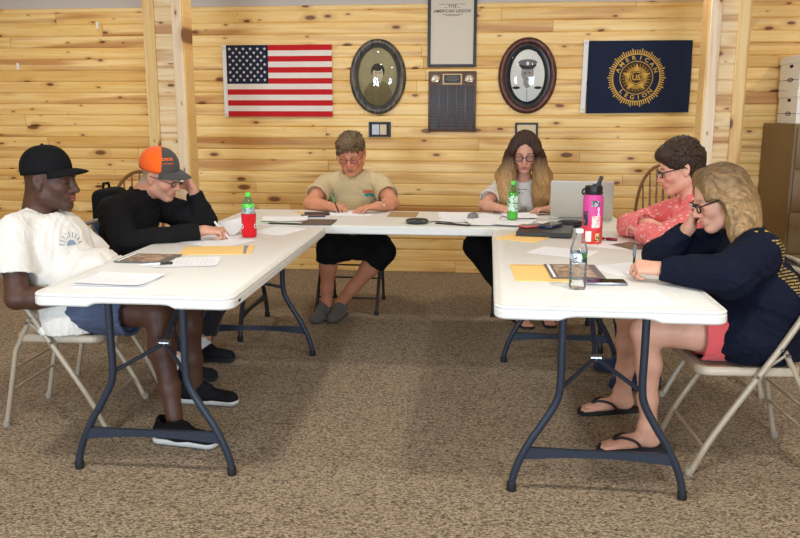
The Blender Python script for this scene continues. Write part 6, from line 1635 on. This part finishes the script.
def woman_coral_blouse():
    org = V(1.10, 1.44, 0)
    root = person('woman with short dark hair, glasses and coral patterned blouse, forearms crossed on the table', org)
    f = Frame((.915, 1.44, 1.118), 180, 17, 0, 1.0)
    J = dict(pelvis=(1.13, 1.44, .53), chest=(1.01, 1.44, .80), neck=(.99, 1.44, .955), shL=(.995, 1.265, .895), shR=(.985, 1.615, .895), f=(-.95, 0, -.25), pf=(-1, 0, 0))
    elL, wrL = V(.80, 1.20, .792), V(.745, 1.44, .800)
    elR, wrR = V(.725, 1.66, .795), V(.775, 1.40, .845)
    hipL, hipR = V(1.11, 1.35, .53), V(1.11, 1.54, .53); knL, knR = V(.68, 1.33, .53), V(.68, 1.56, .53); anL, anR = V(.78, 1.32, .10), V(.74, 1.57, .10)
    S = Field((.35, 1.0, 0), (1.4, 1.9, 1.28), .0043)
    head(S, f, jaw=.95, nose=1.0, female=True, wide=.98)
    S.cone(f(-.03, 0, -.05), J['neck'], .049, .052, k=.03); torso(S, J, -.02, waist=.12); arm(S, J['shL'], elL, wrL, (.046, .042, .038, .027)); arm(S, J['shR'], elR, wrR, (.046, .042, .038, .027))
    leg(S, hipR, knR, anR); leg(S, hipL, knL, anL)
    hand(S, wrL, (-.25, .95, .1), (-.1, .1, -1), 'L', 'relaxed', .95); hand(S, wrR, (.3, -.9, -.12), (.25, .1, -1), 'R', 'relaxed', .95)
    body_obj(S, root, org, f, (226, 168, 144), (196, 106, 100), (96, 70, 56), blush=(220, 132, 118))
    eyes(root, org, f)
    S = Field((.55, 1.05, .40), (1.4, 1.85, 1.05), .005)
    torso(S, J, .016, bust=.05, sw=.162, waist=.14); S.cone((1.13, 1.44, .56), (1.13, 1.44, .47), .16, .17, k=.05, flat=((1, 0, 0), 1.2))
    p, d = long_sleeve(S, J['shL'], elL, wrL, (.074, .068, .062, .056), cuff=.86); open_end(S, p, d, .045)
    p, d = long_sleeve(S, J['shR'], elR, wrR, (.074, .068, .060, .054), cuff=.86); open_end(S, p, d, .044)
    S.cone(V(J['neck']) + V(.01, 0, .0), V(J['neck']) + V(.0, 0, .04), .066, .064, k=.012)
    S.cone(V(J['neck']) + V(-.0, 0, -.01), V(J['neck']) + V(-.03, 0, .13), .052, .066, k=.004, op='sub')
    S.cone(V(J['neck']) + V(-.055, 0, .02), V(J['neck']) + V(-.105, -.0, -.11), .040, .010, k=.01, op='sub'); S.cut(V(0, 0, .43), V(0, 0, -1))
    garment('blouse', S, root, org, blouse_mat(), .0065, .08, 63)
    S = Field((.5, 1.15, .03), (1.4, 1.8, .72), .0055)
    S.cone((1.15, 1.45, .515), (1.1, 1.45, .52), .155, .155, k=.04, flat=((0, 0, 1), 1.4))
    for hp, kn, an in ((hipR, knR, anR), (hipL, knL, anL)):
        S.cone(hp, kn, .098, .078, k=.04); e = kn + (an - kn) * .8; S.cone(kn, e, .074, .058, k=.02, cut1=True); open_end(S, e, unit(an - kn), .048)
    garment('trousers', S, root, org, cloth('navy_trousers', (30, 34, 52)), .005, .09, 65)
    NS = cloth('navy_shoe', (34, 40, 60)); sneaker(root, org, (.86, 1.31, 0), (.60, 1.30, 0), NS, cloth('black_sole', (36, 36, 38)), LACE); sneaker(root, org, (.82, 1.58, 0), (.56, 1.59, 0), NS, cloth('black_sole', (36, 36, 38)), LACE)
    S = Field(f.o - .19, f.o + .19, .004)
    S.ell(f(-.018, 0, .05), (.112, .091, .098), f.R); S.cone(f(-.055, 0, .03), f(-.055, 0, -.05), .082, .066, k=.02)
    S.ell(f(.055, .01, .088), (.05, .062, .044), f.R, k=.02); S.ell(f(-.02, 0, .11), (.075, .065, .048), f.R, k=.02)
    for s_ in (-1, 1): S.chain([f(.02, s_ * .072, .06), f(.024, s_ * .078, .012)], [.02, .007], .012)
    S.ell(f(.092, 0, -.03), (.085, .066, .096), f.R, k=.006, op='sub')
    for s_ in (-1, 1): S.ell(f(.005, s_ * .092, -.03), (.034, .028, .045), f.R, k=.006, op='sub'); S.ell(f(.045, s_ * .085, -.05), (.05, .04, .06), f.R, k=.006, op='sub')
    tufts(S, f, 170, 8, rx=(.116, .095, .102), c=(-.018, 0, .052), flow=(.5, .3, -.2), ln=.028)
    S.ell(f(.10, 0, -.045), (.085, .060, .094), f.R, k=.004, op='sub')
    v, q = S.mesh(1); N = vnormals(v, q); L = f.local(v); v = v + N * (.0045 * folds(L, .035, 71) + .0045 * folds(L, .016, 73))[:, None]
    mesh_obj('hair', v, q, hair_mat('dark_brown_hair', (48, 34, 25), (66, 47, 34), (1.05, 1.26), .35, (90, 90, 60)), root, org)
    glasses(root, org, f, mat('black_rim', (24, 24, 28), .35), w=.028, h=.016, t=.003)
woman_coral_blouse()
# ------------------------------------------------------------------ blonde woman in the navy sweatshirt (right front)
def woman_navy_sweatshirt():
    org = V(1.02, .59, 0)
    root = person('blonde woman in navy sweatshirt and coral shorts writing at the right table', org)
    f = Frame((.885, .60, 1.058), 183, 22, 0, 1.02)
    J = dict(pelvis=(1.06, .59, .53), chest=(1.03, .59, .76), neck=(.985, .60, .915), shL=(.985, .41, .865), shR=(1.035, .78, .86), f=(-.90, .28, -.35), pf=(-1, 0, 0))
    elL, wrL = V(.86, .30, .800), V(.635, .43, .797)
    elR, wrR = V(.715, .79, .785), V(.80, .70, .925)
    hipL, hipR = V(1.04, .48, .53), V(1.04, .69, .53); knL, knR = V(.60, .47, .535), V(.585, .76, .53); anL, anR = V(.655, .545, .10), V(.62, .98, .10)
    S = Field((.3, .1, 0), (1.35, 1.2, 1.25), .0043)
    head(S, f, jaw=.95, nose=1.0, female=True, wide=.97)
    S.cone(f(-.03, 0, -.05), J['neck'], .05, .054, k=.03); torso(S, J, -.02, waist=.125); arm(S, J['shL'], elL, wrL, (.048, .043, .039, .028)); arm(S, J['shR'], elR, wrR, (.048, .043, .039, .028))
    leg(S, hipR, knR, anR, (.084, .056, .048, .034)); leg(S, hipL, knL, anL, (.084, .056, .048, .034))
    FD = ((anL, V(-.98, -.20, 0)), (anR, V(-.97, -.25, 0)))
    for an, d in FD:
        d = unit(d); s_ = V(-d[1], d[0], 0); hl = V(an[0], an[1], 0) - d * .02; z = V(0, 0, 1)
        S.cone(hl + z * .05, hl + d * .03 + z * .10, .034, .036, k=.03); S.cone(hl + z * .05 + d * .03, hl + d * .12 + z * .042, .034, .030, k=.03); S.cone(hl + d * .1 + z * .036, hl + d * .17 + z * .03, .036, .036, k=.02, flat=(z, 1.7))
        for i in range(5): S.cone(hl + d * .175 + s_ * (-.029 + i * .0145) + z * .028, hl + d * (.222 - abs(i - 3) * .007) + s_ * (-.030 + i * .0148) + z * .026, .0095, .0088, k=.003)
    hand(S, wrL, (-.90, .20, .02), (0.05, .45, -.9), 'L', 'pen', 1.0, thumb=((.75, .35, .45), (.9, -.1, .45), (.85, -.3, .45)))
    hand(S, wrR, (.15, -.35, .92), (.55, -.2, -.2), 'R', 'cheek', 1.0)
    body_obj(S, root, org, f, (214, 160, 134), (190, 104, 98), (140, 112, 84), blush=(210, 130, 110))
    eyes(root, org, f)
    NV = cloth('navy_fleece', (17, 22, 38), bump=.3, scale=350, sheen=.0)
    S = Field((.5, .1, .36), (1.4, 1.05, 1.06), .005)
    torso(S, J, .026, bust=.05, sw=.18, waist=.165, belly=.05); S.cone((1.06, .585, .56), (1.075, .575, .45), .185, .20, k=.05, flat=((1, 0, 0), 1.25))
    S.ell((1.055, .56, .66), (.17, .23, .17), k=.06); S.ell((.985, .545, .53), (.175, .235, .14), k=.05)
    p, d = long_sleeve(S, J['shL'], elL, wrL, (.095, .088, .068, .048), cuff=.96); S.ell(V(.80, .335, .80), (.085, .075, .06), k=.03); open_end(S, p, d, .036)
    p, d = long_sleeve(S, J['shR'], elR, wrR, (.09, .08, .062, .046), cuff=.92); open_end(S, p, d, .036)
    S.cone(V(J['neck']) + V(.01, 0, -.01), V(J['neck']) + V(.0, 0, .03), .074, .068, k=.012)
    S.cone(V(J['neck']) + V(0, 0, -.01), V(J['neck']) + V(-.035, 0, .13), .054, .07, k=.004, op='sub'); S.cut(V(0, 0, .437), V(0, 0, -1))
    sh = garment('sweatshirt', S, root, org, NV, .008, .13, 83)
    r = random.Random(9); P = []
    z = 0.0
    P.append([(-.06, .01), (-.02, .01), (-.02, .032), (-.06, .032)])
    for row in range(20):
        z -= .0115; x = -.115
        for col in range(3):
            x = -.06 + col * .030 + row * .0058
            while x < -.06 + col * .030 + row * .0058 + .023:
                w = r.uniform(.0015, .0035); P.append([(x, z), (x + w, z), (x + w, z + .0055), (x, z + .0055)]); x += w + .0022
    decal(sh, 'back_print', P, (1.03, .42, .925), (-.62, .74, -.20), (0, 0, 1), mat('gold_print', (206, 168, 84), .7), sh, org, lift=.0016)
    S = Field((.55, .28, .3), (1.4, .95, .75), .005)
    S.cone((1.08, .59, .515), (1.03, .59, .52), .16, .155, k=.04, flat=((0, 0, 1), 1.4))
    for hp, kn in ((hipR, knR), (hipL, knL)):
        e = hp + (kn - hp) * .52; S.cone(hp, e, .112, .112, k=.04, cut1=True); open_end(S, e, unit(kn - hp), .098)
    garment('shorts', S, root, org, cloth('coral_shorts', (218, 92, 92)), .004, .08, 85)
    for an, d in FD:
        d = unit(d); hl = V(an[0], an[1], 0) - d * .065; s_ = V(-d[1], d[0], 0)
        b = MB(); out = [(-.03, -.0), (-.036, .06), (-.036, .12), (-.046, .2), (-.038, .26), (0, .288), (.036, .274), (.044, .2), (.034, .12), (.036, .06), (.03, 0), (0, -.012)]
        b.prism(out, (.002, .022), lambda a, c, h: tuple(hl + s_ * a + d * c + V(0, 0, h) - org)); so = b.build('flip_flop', mat('black_foam', (26, 26, 28), .7), root)
        for sx in (-1, 1):
            t = MB(); t.tube(smooth_path([tuple(hl + d * .225 + s_ * -.008 + V(0, 0, .022) - org), tuple(hl + d * .20 + s_ * (sx * .012 - .004) + V(0, 0, .062) - org), tuple(hl + d * .14 + s_ * sx * .036 + V(0, 0, .058) - org), tuple(hl + d * .10 + s_ * sx * .042 + V(0, 0, .018) - org)], 5), .006, 8); t.build('strap', mat('black_strap', (34, 30, 30), .5), so)
    # long blonde hair falling behind the near shoulder
    S = Field((.70, .35, .76), (1.25, .88, 1.27), .0042); S.sc = f.s
    S.ell(f(-.014, 0, .044), (.102, .087, .093), f.R); S.cone(f(-.045, 0, .03), f(-.06, 0, -.06), .082, .076, k=.02)
    for s_ in (-1, 1): S.chain([f(.035, s_ * .048, .095), f(.046, s_ * .078, .03), f(.008, s_ * .092, -.04), f(-.02, s_ * .09, -.10)], [.03, .022, .032, .03], .03)
    S.sc = 1.0
    S.chain([V(.94, .57, 1.04), V(.965, .55, .98), V(.985, .53, .93), V(1.005, .515, .895)], [.078, .062, .044, .022], .03)
    S.chain([V(.95, .65, 1.04), V(.985, .655, .97), V(1.01, .66, .91)], [.068, .055, .03], .03); S.chain([V(.90, .52, 1.0), V(.935, .49, .93), V(.935, .47, .875)], [.032, .036, .02], .03)
    S.sc = f.s; S.ell(f(.092, 0, -.02), (.08, .064, .098), f.R, k=.008, op='sub')
    for s_ in (-1, 1): S.ell(f(.055, s_ * .09, -.045), (.045, .04, .07), f.R, k=.008, op='sub')
    S.sc = 1.0
    v, q = S.mesh(1); N = vnormals(v, q); L = f.local(v); v = v + N * (.003 * folds(L, .03, 91, stretch=(.35, 1.6, .5)) + .002 * folds(L, .014, 92, stretch=(.3, 1.4, .4)))[:, None]
    hm = hair_mat('blonde_hair', (98, 74, 48), (160, 128, 86), (1.2, 1.02), .45, (30, 150, 24)); h = mesh_obj('hair', v, q, hm, root, org)
    glasses(root, org, f, mat('black_rim', (24, 24, 28), .35), w=.030, h=.018, t=.003)
woman_navy_sweatshirt()
# ------------------------------------------------------------------ ceiling lights
FIX = mat('fixture_rim', (220, 216, 208), 0.4)
def ceiling_light(x, y, watt, k, col=(1.0, 0.965, 0.90)):
    t = thing('ceiling_light', 'round flush ceiling light in the ' + k, 'light', (x, y, ZC))
    r = MB(); r.lathe([(0.0, -0.001), (0.165, -0.001), (0.17, -0.02), (0.155, -0.03), (0.15, -0.02)], 32, cap=False); r.build('rim', FIX, t)
    d = MB(); d.lathe([(0.15, -0.02), (0.13, -0.045), (0.08, -0.06), (0.0, -0.065)], 32, cap=False)
    d.build('diffuser', mat('lit_diffuser', (255, 244, 224), 0.5, emit=(255, 232, 196), emit_str=4.0), t)
    l = bpy.data.lights.new('ceiling_lamp', 'AREA'); l.shape = 'DISK'; l.size = 0.22; l.energy = watt; l.color = col; l.spread = PI
    o = bpy.data.objects.new('lamp_glow', l); C.objects.link(o); o.parent = t; o.location = (0, 0, -0.075)
LW = 21
for x, y, w, k in ((1.05, -0.72, 1.75, 'middle right over the folding table'), (-1.17, -0.72, 1.7, 'middle left over the folding table'),
                (-1.17, 2.75, 0.75, 'back left near the pine wall'), (1.0, 2.75, 0.7, 'back right near the pine wall'), (3.1, 2.75, 0.95, 'back corner above the boxes'), (-3.4, 2.75, 0.95, 'back corner left of the columns'),
                (-3.4, -0.72, 0.8, 'left side of the hall'), (3.1, -0.72, 0.8, 'right side of the hall'), (-1.17, -3.6, 0.8, 'front left behind the viewer'), (1.0, -3.6, 0.8, 'front right behind the viewer')):
    ceiling_light(x, y, LW * w, k)
# daylight through the windows behind the viewer
for a, b_ in WIN:
    l = bpy.data.lights.new('window_daylight', 'AREA'); l.shape = 'RECTANGLE'; l.size = b_ - a; l.size_y = WZ[1] - WZ[0]; l.energy = 300; l.color = (0.66, 0.82, 1.0)
    o = bpy.data.objects.new('window_daylight', l); C.objects.link(o); o.location = ((a + b_) / 2, Y0 - 0.2, (WZ[0] + WZ[1]) / 2); o.rotation_euler = (PI / 2, 0, 0)
w = bpy.data.worlds.new('World'); bpy.context.scene.world = w; w.use_nodes = True
w.node_tree.nodes['Background'].inputs[0].default_value = (0.75, 0.85, 1.0, 1); w.node_tree.nodes['Background'].inputs[1].default_value = 1.0

# ------------------------------------------------------------------ camera
cd = bpy.data.cameras.new('camera'); cam = bpy.data.objects.new('camera', cd); C.objects.link(cam)
cd.sensor_width = 36; cd.lens = 799.74 / 800 * 36; cd.clip_start = 0.05
cam.location = (-0.040, -2.701, 1.3876)
pitch, yaw, roll = 0.1927, 0.1079, 0.0014
cam.rotation_euler = (Matrix.Rotation(yaw, 3, 'Z') @ Matrix.Rotation(PI / 2 - pitch, 3, 'X') @ Matrix.Rotation(roll, 3, 'Z')).to_euler()
sc = bpy.context.scene; sc.camera = cam
sc.view_settings.view_transform = 'Standard'; sc.view_settings.look = 'None'; sc.view_settings.gamma = 1; sc.view_settings.exposure = -0.24
sc.view_settings.use_curve_mapping = False
